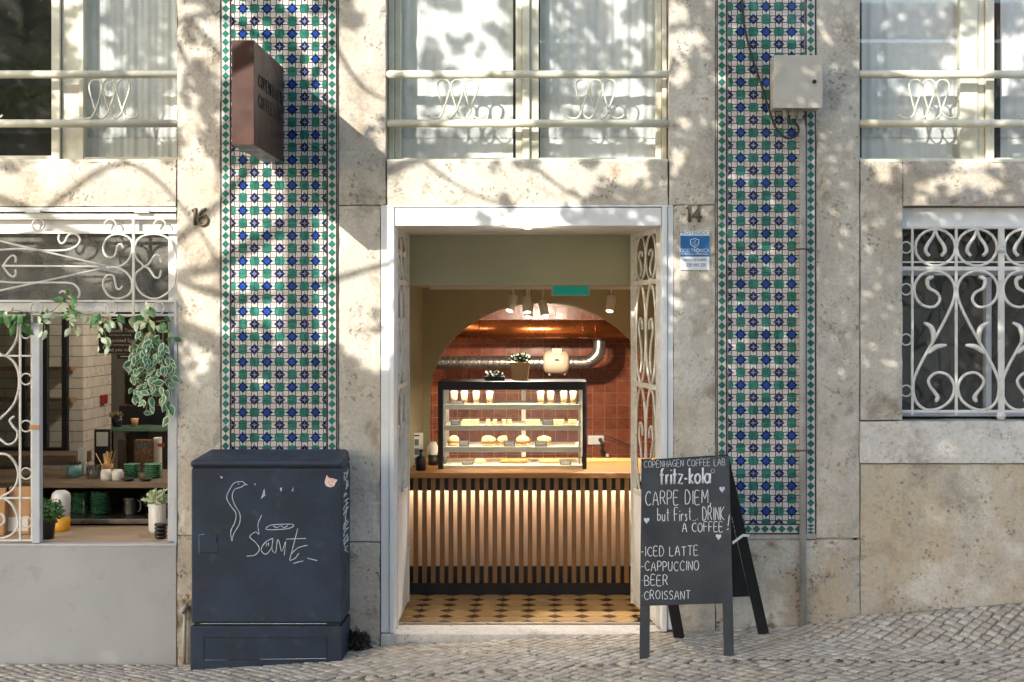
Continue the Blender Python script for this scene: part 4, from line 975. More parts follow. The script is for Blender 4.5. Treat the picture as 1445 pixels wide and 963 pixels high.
t = lathe_thing('shelf_pot', 165, 1.6, gz_, [(.03, 0), (.036, .06)], M['black'], 'black lettered pot with yellowish plant on glass shelf', 'plant', part='pot'); foliage(MB(), on(165, 1.6, gz_ + .075), .04, .03, .015, 90, .025).build('foliage', M['stem'], t)
rg_ = thing('till_screen', 'dark till screen with copper edge behind the glass shelf', 'screen'); bx('screen', M['black'], 168, 573, 232, 604, 1.95, 1.98, rg_); bx('edge', M['copper'], 168, 571.5, 232, 573, 1.95, 1.98, rg_)
bx('stand', M['black'], 190, 604.2, 210, 690, 1.98, 2.0, rg_)
cb = thing('coffee_bag', 'brown printed coffee bag below the glass shelf', 'bag'); bx('bag', pm('coffee_bag', '#7a5236', '#2c1c14', 60, .6), 189, 621, 214, 672, 1.3, 1.36, cb, .006)
bx('band', M['tagblack'], 191, 626, 212, 632, 1.2975, 1.2995, cb, 0, 1.3)
for i, (x0, x1, y0, y1, mt, lb) in enumerate(((166, 175, 620, 645, 'brown', 'iced drink glass with brown contents beside the coffee bag'), (216, 226, 618, 640, 'paperw', 'white carton right of the coffee bag'), (222, 232, 626, 631, 'red', 'red label on the far right back counter'))):
    tag(MB().px(x0, y0, x1, PX and 684, 1.35, 1.4).build(['drink_glass', 'carton', 'red_label'][i], M[mt], None, .004), lb, ['glass', 'carton', 'label'][i]) if i < 2 else tag(MB().px(x0, y0, x1, y1, 1.34, 1.348).build('red_label', M[mt]), lb, 'label')
tag(bx('card', M['paperw'], 136, 610, 152, 630, 1.45, 1.453, None), 'white card in a clear stand at the pillar corner', 'card')
tag(bx('card_stand', M['black'], 133, 606, 156, 690, 1.456, 1.462, None), 'dark stand behind the white card', 'stand')
tag(MB().box(xr_ + .003, xr_ + .03, TY + .36, TY + .46, PZ(571, 2.45), PZ(558, 2.45)).build('fire_alarm', M['red'], None, .004), 'red fire alarm call point on the tiled pillar', 'alarm')
# shop ceiling lamps (lit, out of sight above the transom)
for i, (x, y) in enumerate(((-2.3, 1.3), (-1.6, 2.9))):
    t = thing('pendant_lamp', ['pendant lamp over the shop counter', 'pendant lamp at the back of the shop'][i], 'lamp', 'shop pendant lamps')
    MB().lathe((x, y, 2.16), [(.12, 0), (.1, .06), (.03, .1), (.015, .12)], 16).build('shade', M['black'], t); MB().lathe((x, y, 2.145), [(.03, 0), (.045, .02), (.03, .04)], 12).build('bulb', M['lampface'], t)
    MB().tube([(x, y, 2.27), (x, y, PZ(255))], .006, 6, 1).build('flex', M['black'], t)
    li = bpy.data.lights.new('bulb', 'POINT'); li.energy = 14; li.color = (1, .88, .74); li.shadow_soft_size = .05; lo = bpy.data.objects.new('bulb', li); COL.objects.link(lo); lo.location = (x, y, 2.11); lo.parent = t

# ------------------------------------------------------------------ stroke lettering
SF = {'A': [[(0, 0), (.35, 1), (.7, 0)], [(.12, .38), (.58, .38)]], 'B': [[(0, 0), (0, 1), (.42, .97), (.52, .75), (.4, .56), (0, .52)], [(.36, .54), (.62, .34), (.52, .06), (0, 0)]],
      'C': [[(.66, .84), (.42, 1), (.12, .82), (0, .5), (.12, .16), (.4, 0), (.66, .14)]], 'D': [[(0, 0), (0, 1), (.38, .94), (.62, .52), (.4, .06), (0, 0)]],
      'E': [[(.55, 1), (0, 1), (0, 0), (.58, 0)], [(0, .52), (.45, .52)]], 'F': [[(.55, 1), (0, 1), (0, 0)], [(0, .52), (.45, .52)]],
      'G': [[(.66, .84), (.42, 1), (.12, .82), (0, .5), (.12, .16), (.4, 0), (.66, .16), (.66, .45), (.4, .45)]], 'H': [[(0, 0), (0, 1)], [(.6, 0), (.6, 1)], [(0, .5), (.6, .5)]],
      'I': [[(.08, 0), (.08, 1)]], 'K': [[(0, 0), (0, 1)], [(.55, 1), (.02, .45), (.6, 0)]], 'L': [[(0, 1), (0, 0), (.52, 0)]], 'M': [[(0, 0), (.05, 1), (.38, .3), (.72, 1), (.78, 0)]],
      'N': [[(0, 0), (0, 1), (.58, 0), (.58, 1)]], 'O': [[(.35, 1), (.08, .82), (0, .5), (.1, .15), (.35, 0), (.6, .15), (.7, .5), (.6, .84), (.35, 1)]],
      'P': [[(0, 0), (0, 1), (.45, .95), (.55, .74), (.42, .5), (0, .46)]], 'R': [[(0, 0), (0, 1), (.45, .95), (.54, .75), (.4, .53), (0, .5)], [(.25, .5), (.6, 0)]],
      'S': [[(.55, .86), (.3, 1), (.05, .84), (.1, .62), (.42, .45), (.55, .22), (.32, 0), (.02, .12)]], 'T': [[(0, 1), (.66, 1)], [(.33, 1), (.33, 0)]], 'U': [[(0, 1), (.02, .25), (.28, 0), (.55, .22), (.58, 1)]],
      'b': [[(0, 1), (0, 0)], [(0, .1), (.3, 0), (.48, .25), (.3, .5), (0, .4)]], 'u': [[(0, .5), (.03, .1), (.22, 0), (.42, .15), (.44, .5)], [(.44, .5), (.46, 0)]], 't': [[(.2, .9), (.2, .1), (.38, 0)], [(0, .6), (.42, .6)]],
      'i': [[(.05, .5), (.05, 0)], [(.05, .68), (.06, .74)]], 'r': [[(0, .5), (0, 0)], [(0, .34), (.15, .5), (.32, .47)]], 's': [[(.32, .44), (.15, .52), (.03, .4), (.3, .18), (.2, 0), (0, .06)]],
      ',': [[(.08, .05), (.02, -.2)]], '.': [[(.05, .0), (.07, .06)]], '!': [[(.1, 1.2), (.06, .3)], [(.05, .0), (.07, .08)]], '-': [[(.0, .45), (.3, .47)]], '*': [[(.05, .4), (.09, .47)]],
      '1': [[(0, .82), (.2, 1), (.2, 0)]], '6': [[(.5, .95), (.2, .8), (0, .35), (.12, .05), (.35, 0), (.55, .15), (.55, .38), (.35, .55), (.05, .4)]], '4': [[(.38, 0), (.4, 1), (0, .3), (.58, .3)]]}
def strokes(m, s_, x0, yb, x1, h, f, rad, jit=.0, curvy=False, gap=.22, n=5, seed=1):
    rs = random.Random(seed); adv = []; x = 0
    for ch in s_:
        wch = .35 if ch == ' ' else max(q[0] for st in SF[ch] for q in st); adv.append(x); x += wch + gap
    k = (x1 - x0) / (x - gap)
    for ch, a in zip(s_, adv):
        if ch == ' ': continue
        dy = rs.uniform(-jit, jit) * h; sc_ = 1 + rs.uniform(-jit, jit)
        for st in SF[ch]:
            pts = [f(x0 + (a + u + rs.uniform(-jit, jit) * .25) * k, yb + dy - v * h * sc_ + rs.uniform(-jit, jit) * .2 * h) for u, v in st]
            m.tube(pts, rad, n, 3 if (curvy and len(pts) > 2) else 1)
    return m

# ------------------------------------------------------------------ projecting sign
sg = thing('projecting_sign', 'brown metal box sign projecting over the left tile panel', 'sign')
YF = -.83; xa, xb = PX(327, YF), PX(358.5, YF); za, zb = PZ(205, YF), PZ(57, YF)
MB().box(xa, xb, YF, -.05, za, zb).build('box', M['sign'], sg, .002)
fs = lambda u, v: Vector((xb + .0005, u, -v))
for s_, ua, ub, zz in (('COPENHAGEN', -.73, -.11, 1.157), ('COFFEE', -.73, -.37, 1.055), ('LAB', -.32, -.13, 1.055)):
    strokes(MB(), s_, ua, -(ZC + zz), ub, .062, fs, .0042, n=5, gap=.3).build('lettering', M['signtext'], sg)
for z in (za + .1, zb - .1): MB().tube([((xa + xb) / 2, -.05, z), ((xa + xb) / 2, .0, z)], .012, 8, 1).build('bracket', M['black'], sg)

# ------------------------------------------------------------------ street cabinet
cabt = thing('utility_cabinet', 'dark blue metal street cabinet with chalk graffiti on the pavement', 'cabinet')
cf, cbk = -.36, -.045; x0, x1 = PX(270, cf), PX(482, cf)
zp = PZ(884, cf); zb_ = PZ(879, cf); zt = PZ(661.5, cf)
gl, gr = gz(x0, cf), gz(x1, cf)
MB().hexa([(x0 - .004, cf - .004, gl - .02), (x1 + .002, cf - .004, gr - .02), (x1 + .002, cf - .004, zp), (x0 - .004, cf - .004, zp), (x0 - .004, cbk, gl - .06), (x1 + .002, cbk, gr - .02), (x1 + .002, cbk, zp), (x0 - .004, cbk, zp)]).build('plinth', M['cab'], cabt, .004)
MB().box(x0 + .012, x1 - .012, cf + .012, cbk, zp, zb_).build('gap', M['black'], cabt)
MB().box(x0, x1, cf, cbk, zb_, zt).build('body', M['cab'], cabt, .006)
zl = PZ(658, cf)
MB().hexa([(x0 - .006, cf - .008, zt + .006), (x1 + .005, cf - .008, zt + .006), (x1 + .005, cf - .008, zl + .028), (x0 - .006, cf - .008, zl + .028), (x0 - .006, cbk, zt + .006), (x1 + .005, cbk, zt + .006), (x1 - .012, cbk, zl + .062), (x0 + .03, cbk, zl + .062)]).build('lid', M['cab'], cabt, .014)
MB().box(x0 + .006, x1 - .006, cf + .006, cbk, zt, zt + .006).build('lid_gap', M['black'], cabt)
fr = onplane(Vector((0, cf - .0012, 0)), Vector((0, 1, 0)))
def outline(a, b, c, d, mat, r=.0022, par=cabt, f=fr, name='groove'): MB().tube([f(a, b), f(c, b), f(c, d), f(a, d)], r, 4, 1, True).build(name, mat, par)
bx('lock_plate', M['cab'], 281, 755, 306, 780, cf - .006, cf - .0005, cabt, .002, cf); 
MB().tube([fr(281, 780.5), fr(281, 755), fr(288, 754)], .0016, 4, 1).build('scratch', M['paintwhite'], cabt); MB().tube([fr(283, 780), fr(306, 779), fr(306, 766)], .0013, 4, 1).build('scratch', M['paintwhite'], cabt)
f2 = onplane(Vector((0, cf - .0045, 0)), Vector((0, 1, 0)))
outline(288, 900, 461, 931, M['black'], .0022, cabt, f2)
MB().tube([f2(289, 931.5), f2(350, 931), f2(460, 929.5)], .0013, 4, 1).build('scratch', M['paintwhite'], cabt)
MB().bar((x0 + .05, cf - .004, zb_ - .004), (x1 - .08, cf - .004, zb_ - .004), .003, .002).build('scratch', M['paintwhite'], cabt)
gk = lambda pts: [fr(240 + a / 2.918, 620 + b / 2.918) for a, b in pts]
graf = MB(); g2 = lambda pts, r=.0022, sub=4: graf.tube(gk(pts), r, 4, sub)
for q in ([(310, 186), (297, 175), (265, 180), (248, 203), (233, 240), (250, 275), (271, 305), (268, 340), (250, 380), (255, 420)], [(255, 420), (262, 390), (285, 350), (288, 310), (266, 270), (256, 235), (266, 207), (290, 199), (305, 189)], [(305, 187), (318, 188)], [(280, 182), (284, 186)],
          [(378, 312), (362, 350), (366, 392), (352, 382), (328, 402), (352, 425), (368, 452), (350, 477), (316, 482)], [(424, 408), (392, 425), (375, 456), (395, 474), (418, 446), (424, 410), (420, 455), (434, 470)], [(436, 466), (442, 416), (450, 425), (460, 462), (476, 420), (470, 478)], [(398, 428), (396, 442)], [(406, 426), (405, 440)],
          [(526, 368), (510, 430), (492, 498)], [(478, 412), (520, 410), (558, 409)], [(498, 474), (528, 447), (566, 437)], [(508, 512), (528, 506), (548, 502)], [(494, 500), (515, 490), (530, 470)], [(396, 366), (420, 353), (505, 351), (488, 368), (405, 373), (394, 366)], [(425, 358), (440, 364), (455, 356), (470, 364), (485, 356)], [(565, 490), (605, 500)]): g2(q)
graf.build('graffiti', M['paintwhite'], cabt)
for q in ([(374, 246), (388, 203), (392, 232)], [(452, 202), (461, 198), (458, 218)], [(500, 215), (508, 196), (507, 214)], [(347, 182), (353, 184), (350, 192)], [(205, 152), (218, 156), (212, 163)]):
    MB().prism(gk(q), (0, -.0006, 0)).build('chip', M['paintwhite'], cabt)
st = MB().prism(gk([(636, 178), (640, 165), (645, 147), (655, 160), (666, 160), (690, 168), (680, 182), (676, 193), (660, 199), (643, 193)]), (0, -.0008, 0)).build('sticker', pm('cat_sticker', '#d9c9c0', '#d9a393', 80, .6), cabt)
f3 = onplane(Vector((0, cf - .0025, 0)), Vector((0, 1, 0))); gk3 = lambda a, b: f3(240 + a / 2.918, 620 + b / 2.918)
for a, b in ((652, 176), (668, 176)): MB().tube([gk3(a, b), gk3(a + 3, b + 2)], .0022, 5, 1).build('sticker_eye', M['black'], st)
MB().tube([gk3(657, 186), gk3(661, 189), gk3(666, 186)], .0012, 4, 2).build('sticker_mouth', M['red'], st)
side = lambda u, v: Vector((x1 + .0008, cf + .05 + u, v)); rs = random.Random(4); gm2 = MB(); z = PZ(668, cf)
while z > PZ(790, cf):
    gm2.tube([side(rs.uniform(.0, .2), z + rs.uniform(-.02, .02)) for _ in range(3)], .003, 4, 3); z -= .017
gm2.build('side_graffiti', M['paintwhite'], cabt)
dp = thing('weed_clump', 'dark dried weeds and leaves in the corner right of the cabinet', 'weeds')
foliage(MB(), (PX(505), -.06, gz(PX(505), -.06) + .04), .06, .045, .05, 260, .04).build('foliage', M['darkplant'], dp); foliage(MB(), (PX(512), -.1, gz(PX(512), -.1) + .012), .06, .05, .012, 120, .03).build('litter', M['darkplant'], dp)
dpi = thing('drain_pipe', 'thin grey metal pipe with tap between grey panel and cabinet', 'pipe')
MB().tube([P(263, 858) + Vector((0, -.03, 0)), P(261, 938) + Vector((0, -.03, 0))], .011, 8, 1).build('pipe', M['pipe'], dpi); MB().tube([P(263, 857) + Vector((0, .005, 0)), P(263, 857) + Vector((0, -.04, 0)), P(259, 862) + Vector((0, -.05, 0))], .014, 8, 2).build('tap', M['pipe'], dpi)

# ------------------------------------------------------------------ A-board
ab = thing('sandwich_board', 'dark grey folding chalkboard with white handwriting beside the doorway', 'sign board')
BL, BR, TL, TR = P(902.5, 931, -.66), P(1036, 931, -.66), P(905.5, 650.5, -.43), P(1029, 643.5, -.43)
BL.z = gz(BL.x, BL.y); BR.z = gz(BR.x, BR.y) - .002
TR = onplane(BL, (BR - BL).cross(TL - BL).normalized())(1029, 643.5)
nrm = (BR - BL).cross(TL - BL).normalized(); nrm = nrm if nrm.y < 0 else -nrm
lp = lambda a, b, t: a + (b - a) * t
def slab(a, b, c, d, th, name, mat, par=ab, bev=.002): n_ = -nrm * th; return MB().hexa([a, b, c, d, a + n_, b + n_, c + n_, d + n_]).build(name, mat, par, bev)
pl_, pr_ = lp(BL, TL, .262), lp(BR, TR, .262)
wl = (BR - BL) * .105
slab(BL, BL + wl, lp(BL, TL, .262) + wl, lp(BL, TL, .262), .022, 'leg', M['boardframe']); slab(BR - wl, BR, lp(BR, TR, .262), lp(BR, TR, .262) - wl, .022, 'leg', M['boardframe'])
slab(pl_, pr_, TR, TL, .02, 'front_panel', M['board'])
RLf, RRf = P(951, 900, -.19), P(1086, 899, -.19); RLf.z = gz(RLf.x, -.19); RRf.z = gz(RRf.x, -.19)
rw = (RRf - RLf) * .115; t2 = Vector((0, .024, 0)); TLb, TRb = TL + t2, TR + t2
n2 = (RRf - RLf).cross(TLb - RLf).normalized(); n2 = n2 if n2.y > 0 else -n2
def slab2(a, b, c, d, th, name, mat): n_ = n2 * th; MB().hexa([a, b, c, d, a + n_, b + n_, c + n_, d + n_]).build(name, mat, ab, .002)
slab2(RLf, RLf + rw, TLb + rw * .9, TLb, .022, 'leg', M['boarddark']); slab2(RRf - rw, RRf, TRb, TRb - rw * .9, .022, 'leg', M['boarddark'])
slab2(lp(RLf, TLb, .27) + rw, lp(RRf, TRb, .27) - rw, TRb - rw, TLb + rw, .012, 'rear_panel', M['boarddark'])
slab2(lp(RLf, TLb, .22) + rw, lp(RRf, TRb, .22) - rw, lp(RRf, TRb, .30) - rw, lp(RLf, TLb, .30) + rw, .018, 'cross_bar', M['boarddark'])
sa = lp(BR, TR, .56) - nrm * .012 + Vector((.008, 0, 0)); sb = lp(RRf, TRb, .56) + Vector((.012, 0, 0)); smid = (sa + sb) / 2 + Vector((.01, 0, .02))
MB().bar(sa, smid, .004, .014).bar(smid, sb, .004, .014).build('folding_stay', M['lampwhite'], ab)
for q in (TL, TR): MB().bar(q + Vector((-.02 if q is TR else .02, .0, -.012)), q + Vector((-.02 if q is TR else .02, .024, -.012)), .03, .012).build('hinge', M['steel'], ab)
fb = onplane(BL + nrm * .0006, ((BR - BL).cross(TL - BL)).normalized())
def bt_(s_, a, y, b, h, r=.0021, seed=1, jit=.05, mat='chalk'): strokes(MB(), s_, a, y, b, h, lambda u, v: fb(u, v - (u - 905) * .035 * max(0, (870 - v) / 220)), r, jit, True, .28, 5, seed).build('handwriting', M[mat], ab)
bt_('COPENHAGEN COFFEE LAB', 909, 660.5, 1023, 9, .0016, 1, .04, 'paintwhite')
bt_('CARPE DIEM,', 911, 713, 1003, 19, .0024, 2); bt_('but First... DRINK', 928, 736, 1022, 18, .0022, 3); bt_('A COFFEE', 963, 752.5, 1020, 13, .0022, 4); bt_('!', 1024, 750, 1029, 17, .0024, 5)
bt_('-ICED LATTE', 905, 785, 985, 13, .0021, 6); bt_('-CAPPUCCINO', 905, 806, 986, 13, .002, 7); bt_('*BEER', 906, 826, 942, 14, .0021, 8); bt_('*CROISSANT', 906, 846, 974, 12, .0019, 9)
# printed drink logo: heavy lower-case strokes
lg = MB(); LG = {'f': [[(.42, .95), (.3, 1), (.2, .9), (.2, 0)], [(0, .62), (.42, .62)]], 'r': [[(.1, .62), (.1, 0)], [(.1, .5), (.34, .62)]], 'i': [[(.1, .62), (.1, 0)], [(.1, .85), (.1, .92)]], 't': [[(.18, .98), (.18, 0)], [(0, .62), (.42, .62)]], 'z': [[(0, .62), (.42, .62), (0, .03), (.45, .03)]], '-': [[(0, .32), (.28, .32)]],
            'k': [[(.1, 1), (.1, 0)], [(.42, .62), (.14, .3), (.46, 0)]], 'o': [[(.3 + .27 * math.cos(t * .785), .31 + .29 * math.sin(t * .785)) for t in range(9)]], 'l': [[(.1, 1), (.1, 0)]], 'a': [[(.3 + .27 * math.cos(t * .785), .31 + .29 * math.sin(t * .785)) for t in range(9)], [(.58, .62), (.58, 0)]]}
x = 0; xs_ = []
for ch in 'fritz-kola': xs_.append(x); x += max(q[0] for st in LG[ch] for q in st) + .16
for ch, a in zip('fritz-kola', xs_):
    for st in LG[ch]:
        pts = [fb(931 + (a + u) / (x - .16) * 71, 684 - (a + u) / (x - .16) * 2.0 - v * 22) for u, v in st]; lg.tube(pts, .0058, 6, 3 if ch in 'oa' and len(st) > 4 else 1, flat=.25)
lg.build('logo', M['chalk'], ab)
MB().tube([fb(1006 + 2.6 * math.cos(t * .785), 665 + 2.8 * math.sin(t * .785)) for t in range(8)], .0009, 4, 1, True).build('logo', M['chalk'], ab)
for hx, hy in ((912.5, 735), (1014, 758), (1019, 691)):
    MB().prism([fb(hx + a, hy + b) for a, b in ((0, 4.5), (-3.8, -.5), (-3.6, -3.2), (-1.5, -4), (0, -2.2), (1.5, -4), (3.6, -3.2), (3.8, -.5))], nrm * .0006).build('chalk_heart', M['paintwhite'], ab)

# ------------------------------------------------------------------ meter box, cable, conduit, numbers, sticker
mbx = thing('meter_box', 'beige steel meter box mounted over the right tile panel', 'box'); by = -.17
bx('body', M['box'], 1093.5, 79.5, 1160, 151, by + .014, -.004, mbx, .004, by); bx('door', M['box'], 1092.8, 78, 1160.8, 153, by, by + .012, mbx, .004)
MB().lathe(P(1149, 115.5, by), [(.011, 0), (.011, .006), (.006, .008)], 14, Matrix.Rotation(math.pi / 2, 3, 'X')).build('lock', M['black'], mbx)
bx('badge', M['pipe'], 1145, 142.5, 1152, 144.5, by - .001, by + .001, mbx)
for x in (1108, 1119, 1129): MB().tube([P(x, 153, -.09), P(x, 168, -.09)], .014, 8, 1).build('gland', M['pipe'], mbx)
cbl = tag(MB().tube([P(a, b) + Vector((0, -.02 - d, 0)) for a, b, d in ((1044, -120, 0), (1046, 0, 0), (1051, 45, 0), (1063, 90, 0), (1076, 130, 0.01), (1084, 160, .03), (1092, 183, .05), (1105, 197, .06), (1118, 196, .07), (1123, 186, .07), (1117, 174, .07), (1112, 166, .07))], .0065, 8, 5).build('cable', M['black']), 'black cable drooping across the right tile panel into meter box', 'cable')
cdt = thing('conduit_pipe', 'grey vertical conduit running down the right tile panel to the pavement', 'pipe')
MB().tube([P(1130, 168, -.05), P(1131, 182) + Vector((0, -.03, 0)), P(1131, 500) + Vector((0, -.03, 0)), P(1131.5, 884) + Vector((0, -.03, 0))], .0185, 12, 1).build('pipe', M['pipe'], cdt)
for y in (352, 635): MB().tube([P(1120, y) + Vector((0, .0, 0)), P(1122, y) + Vector((0, -.025, 0)), P(1131, y) + Vector((0, -.05, 0)), P(1139, y) + Vector((0, -.025, 0)), P(1141, y) + Vector((0, 0, 0))], .005, 6, 3).build('clip', pm('rust%d' % y, '#5a4030', '#6a5040', 30, .8), cdt)
for i, (s_, a, b, y) in enumerate((('16', 269, 294, 318), ('14', 966, 993, 314))):
    t = thing('house_number', ['bronze house number 16 above the shop window corner', 'bronze house number 14 right of the doorway'][i], 'number')
    for q, ch in enumerate(s_):
        xx = a + (b - a) * (.1 if q == 0 else .42); strokes(MB(), ch, xx, y, xx + (4 if ch == '1' else 13), 24, lambda u, v: P(u, v) + Vector((0, -.006, 0)), .0088, n=6, curvy=ch == '6').build('digit', M['number'], t)
stk = thing('alarm_sticker', 'blue and white security company plate beside the doorway', 'sign')
bx('plate', M['stwhite'], 959.5, 325.5, 1001, 381.5, -.010, -.003, stk, .001, 0); bx('band', M['stblue'], 959.7, 333, 1000.8, 362.5, -.0114, -.0103, stk, 0, 0)
text('lettering', 'PROTEGIDO', (PX(980), -.0108, PZ(331.3)), .031, M['sttext'], stk); text('lettering', 'GOELTRÓNICA', (PX(980), -.0122, PZ(356.5)), .030, M['stwhite'], stk, wscale=.78); text('lettering', 'SISTEMAS DE SEGURANÇA', (PX(980), -.0122, PZ(360)), .013, M['stwhite'], stk)
text('lettering', 'CENTRAL DE ALARMES', (PX(980), -.0108, PZ(368.5)), .016, M['sttext'], stk, wscale=.8); text('lettering', '239 495 230', (PX(982), -.0108, PZ(376.5)), .026, M['sttext'], stk, wscale=.85)
MB().tube([P(a, b) + Vector((0, -.0115, 0)) for a, b in ((980, 337), (986, 339), (985.5, 345), (980, 350), (974.5, 345), (974, 339))], .0022, 5, 1, True).build('shield', M['stwhite'], stk)
MB().tube([P(a, b) + Vector((0, -.0115, 0)) for a, b in ((981.5, 340), (977.5, 344), (982.5, 343.5), (979, 347.5))], .002, 5, 1).build('bolt', M['stwhite'], stk)

# ------------------------------------------------------------------ ivy garland on the shop grille
iv = thing('ivy_garland', 'garland of pale and variegated artificial ivy hung along the shop window grille', 'plant')
def leafmesh(two):
    m = MB(); o = [(0, 0), (.22, .25), (.3, .48), (.2, .78), (0, 1.1), (-.2, .78), (-.3, .48), (-.22, .25)]
    zf = lambda x, y: .22 * abs(x) - .25 * (y - .5) ** 2
    k = len(o); inn = [(0 + a * .7, .5 + (b - .5) * .84) for a, b in o]
    for a, b in o: m.v.append((a, zf(a, b), b))
    for a, b in inn: m.v.append((a, zf(a, b) - .01, b))
    m.v.append((0, -.02, .5))
    m.cur = 1
    for i in range(k): m.face((i, (i + 1) % k, k + (i + 1) % k, k + i), True)
    m.cur = 0
    for i in range(k): m.face((k + i, k + (i + 1) % k, 2 * k), True)
    return m.mesh('leaf', two)
LV = [leafmesh([M['leaf'], M['leaf']]), leafmesh([M['leafpale'], M['leafpale']]), leafmesh([M['leafblue'], M['leafpale']])]
rs = random.Random(9)
def leaf(px, py, Yo, size, kind, ang=None):
    o = link('leaf', LV[kind], iv); o.location = P(px, py) + Vector((0, Yo, 0)); s_ = size / K; o.scale = (s_, s_, s_)
    o.rotation_euler = (rs.uniform(-.5, .5), math.pi + (rs.gauss(0, .8) if ang is None else ang), rs.uniform(-.7, .7))
def vine(pts, kind, step, size, Yo=-.03, side=5):
    MB().tube([P(a, b) + Vector((0, Yo, 0)) for a, b in pts], .0028, 5, 4).build('stem', M['stem'], iv)
    ps = smooth([Vector((a, b, 0)) for a, b in pts], 8); acc = 0
    for p, q in zip(ps, ps[1:]):
        acc += (q - p).length
        if acc > step: acc = 0; k = kind if isinstance(kind, int) else rs.choice(kind); leaf(q.x + rs.uniform(-side, side), q.y + rs.uniform(-side, side), Yo + rs.uniform(-.025, .015), size * rs.uniform(.75, 1.2), k)
vine([(-80, 440), (-30, 450), (0, 446), (25, 438), (50, 446), (75, 440), (95, 425), (110, 440), (135, 446), (160, 450), (190, 447), (210, 455), (235, 452)], (0, 0, 1), 4.5, 15, side=7)
vine([(-10, 445), (20, 448), (40, 452)], (0, 0), 3, 17, side=8)
vine([(62, 452), (66, 462), (64, 470)], 1, 4, 13); vine([(98, 428), (104, 445), (108, 460), (112, 468)], (1, 1, 0), 4, 13, side=8); vine([(100, 408), (104, 420), (100, 432)], 0, 4, 14, side=6)
vine([(136, 450), (146, 462), (152, 478), (148, 492)], 1, 4, 12); vine([(150, 448), (160, 455), (170, 452)], 1, 4, 12)
vine([(206, 425), (212, 440), (214, 460), (222, 470)], (0, 1), 3.5, 16, side=7); vine([(225, 452), (235, 462), (242, 475), (250, 480)], 0, 5, 14)
for k in range(8):
    xa_ = rs.uniform(202, 238); vine([(xa_, 470), (xa_ + rs.uniform(-8, 6), 490), (xa_ + rs.uniform(-14, 8), 515), (xa_ + rs.uniform(-12, 8), rs.uniform(530, 560))], 2, 2.8, 12.5, -.05 + .008 * k, side=7)
vine([(218, 520), (216, 545), (212, 562), (208, 580)], 2, 4.5, 14, side=5); vine([(205, 500), (195, 510), (188, 520)], 2, 5, 14); vine([(196, 480), (188, 488), (186, 500)], 2, 4, 13); vine([(236, 500), (240, 530), (238, 560), (240, 585)], 2, 3.4, 15, side=5)

# ------------------------------------------------------------------ street tree behind the camera whose crown dapples the front
LIT = [(475, 335, 70, 62, 1.5), (430, 275, 60, 50, 1.0), (450, 112, 60, 40, 1.0), (510, 150, 30, 90, .6), (120, 262, 190, 32, 1.0), (60, 250, 90, 30, .4), (282, 340, 34, 90, .9), (278, 480, 30, 90, .6), (400, 400, 85, 150, .85), (510, 440, 34, 150, .95), (512, 340, 24, 40, .8), (700, 270, 170, 46, .85), (552, 470, 12, 130, .8), (150, 320, 140, 30, .9), (215, 340, 40, 70, .7), (190, 100, 70, 110, .45),
       (680, 100, 60, 110, .6), (600, 60, 30, 60, .1), (830, 90, 60, 90, .45), (870, 190, 60, 40, .3), (1330, 110, 80, 110, .75), (1300, 262, 90, 40, .5), (1250, 400, 24, 90, .25), (955, 470, 12, 100, .6), (1100, 20, 50, 30, .4), (1385, 100, 40, 110, .9), (520, 100, 30, 110, .5), (440, 110, 40, 60, .7), (335, 140, 20, 100, .6), (960, 60, 30, 60, .15),
       (275, 90, 26, 90, -.35), (905, 306, 75, 30, -1.6), (1100, 300, 80, 150, -.5), (985, 200, 26, 120, -.25)]
def litness(px, py):
    v = -.17 - max(0, (py - 360) / 300) - max(0, (py - 540) / 120) - (2 if py > 610 or (px > 975 and py > 380) else 0) - max(0, (px - 860) / 1300) - (max(0, (py - 310) / 250) if px > 965 else 0) - (.25 if 1005 < px < 1215 else 0)
    for cx, cy, rx, ry, wt in LIT:
        d = ((px - cx) / rx) ** 2 + ((py - cy) / ry) ** 2
        if d < 4: v += wt * math.exp(-d * .8) * .8
    n1 = noise.noise(Vector((px / 75, py / 75, 1.3))); n2 = noise.noise(Vector((px / 34, py / 34, 7.7))); n3 = noise.noise(Vector((px / 15, py / 15, 3.1)))
    return v + .7 * n1 + .65 * n2 + .4 * n3
tree = thing('street_tree', 'leafy street tree across the road that shades the house front', 'tree')
S = Vector((-.684, -1, .581)); cr = MB(); rs = random.Random(21)
def cast(px, py, t): return P(px, py) + S * t
def leafpass(y0, y1, step, ta, tb, sa, sb, per):
    py = y0
    while py < y1:
        px = -420
        while px < 1900:
            a, b = px + rs.uniform(-.5, .5) * step, py + rs.uniform(-.5, .5) * step
            if litness(a, b) < 0 and rs.random() < .97:
                for _ in range(per):
                    c = cast(a + rs.uniform(-.4, .4) * step, b + rs.uniform(-.4, .4) * step, rs.uniform(ta, tb)); s_ = rs.uniform(sa, sb)
                    d = Vector((rs.uniform(-1, 1), rs.uniform(-1, 1), rs.uniform(-1, .6))).normalized(); u = SUN.cross(d); u = (u + SUN * rs.uniform(-.6, .6)).normalized()
                    d = (d - SUN * d.dot(SUN) * .6).normalized()
                    cr.poly([c - d * s_ * .5, c + u * s_ * .32, c + d * s_ * .5, c - u * s_ * .32])
            px += step
        py += step
leafpass(-260, 560, 8, 3.4, 4.3, .05, .08, 2)
leafpass(550, 1150, 16, 8.6, 11, .11, .18, 4)
t = MT('tree_leaf'); t.set(Base_Color=t.mix(t.noise(3), C('#4d6a24'), C('#6d8a30')), Roughness=.5)
mxs = t.n('ShaderNodeMixShader', {0: .35, 1: t.b.outputs[0], 2: t.n('ShaderNodeBsdfTranslucent', {'Color': (.32, .38, .10, 1)}).outputs[0]})
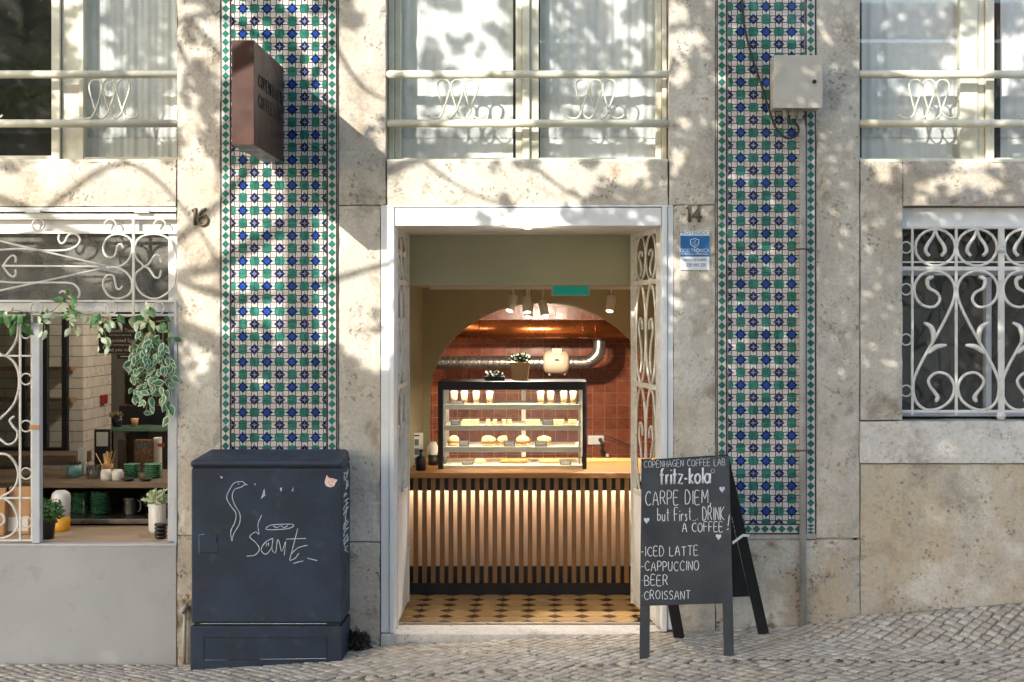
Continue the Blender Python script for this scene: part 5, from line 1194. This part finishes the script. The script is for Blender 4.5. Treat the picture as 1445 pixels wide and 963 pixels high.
t.nt.links.new(mxs.outputs[0], t.nt.nodes['Material Output'].inputs[0]); M['treeleaf'] = t.m
cr.build('crown', M['treeleaf'], tree)
M['bark'] = pm('bark', '#4a4034', '#5a4e40', 12, .9, bump=.6)
base = Vector((-4.7, -4.5, -.5))
MB().tube([base, base + Vector((.15, 0, 1.5)), base + Vector((.1, .1, 3.0)), base + Vector((.3, .1, 4.4)), base + Vector((.2, .0, 6.3))], lambda t: .17 * (1 - .7 * t), 12, 5).build('trunk', M['bark'], tree)
for pts, rr in ((((-200, 200), (120, 330), (330, 420), (520, 380), (700, 330)), .022), (((60, 420), (250, 340), (420, 150), (520, -60)), .02), (((300, 380), (600, 220), (900, 180), (1250, 330)), .022), (((520, 240), (700, 120), (860, 60)), .015), (((900, 180), (1100, 60), (1380, 140), (1500, 100)), .016), (((60, 300), (180, 230), (285, 330), (320, 420)), .012), (((950, 200), (1200, 250), (1420, 300)), .014), (((100, 120), (300, 20), (480, 160)), .014), (((470, 60), (520, 130), (600, 150)), .01), (((250, 60), (300, 180), (310, 300)), .01), (((1200, 300), (1300, 250), (1400, 240)), .008), (((600, 230), (660, 270), (740, 300)), .008), (((760, 240), (820, 280), (880, 260)), .008)):
    MB().tube([cast(a, b, 3.9 + .2 * math.sin(a)) for a, b in pts], lambda t: rr * 1.6 * (1 - .7 * t), 7, 5).build('branch', M['bark'], tree)
MB().tube([base + Vector((.15, .1, 3.4)), cast(-150, 480, 4.5), cast(60, 420, 4.3), cast(300, 380, 4.2)], lambda t: .07 * (1 - .6 * t), 8, 5).build('branch', M['bark'], tree)
MB().tube([base + Vector((.3, .1, 4.4)), cast(-250, 230, 4.5), cast(-200, 200, 4.3)], lambda t: .06 * (1 - .5 * t), 8, 5).build('branch', M['bark'], tree)

# ------------------------------------------------------------------ the house across the street (seen only in reflections)
oh = thing('opposite_house', 'plain pale house across the street behind the viewer', 'building')
HY = -15
MB().box(-11, 11, HY - .3, HY, -.75, 6.2).build('wall', pm('opposite_plaster', '#cfc3ac', '#c2b59c', 1.2, .9, bump=.2), oh)
MB().hexa([(-11.2, HY + .3, 6.2), (11.2, HY + .3, 6.2), (11.2, HY - 2.2, 7.2), (-11.2, HY - 2.2, 7.2), (-11.2, HY + .3, 6.35), (11.2, HY + .3, 6.35), (11.2, HY - 2.2, 7.35), (-11.2, HY - 2.2, 7.35)]).build('roof', pm('roof_tiles', '#7d4a34', '#8a5a40', 6, .9), oh)
for i in range(8):
    for z in (.6, 3.6):
        x = -9.5 + i * 2.7; f = MB().box(x - .07, x + 1.17, HY, HY + .06, z - .07, z + 1.77).build('window', M['cream'], oh); MB().box(x, x + 1.1, HY + .061, HY + .066, z, z + 1.7).build('pane', M['glassdirty'], f)
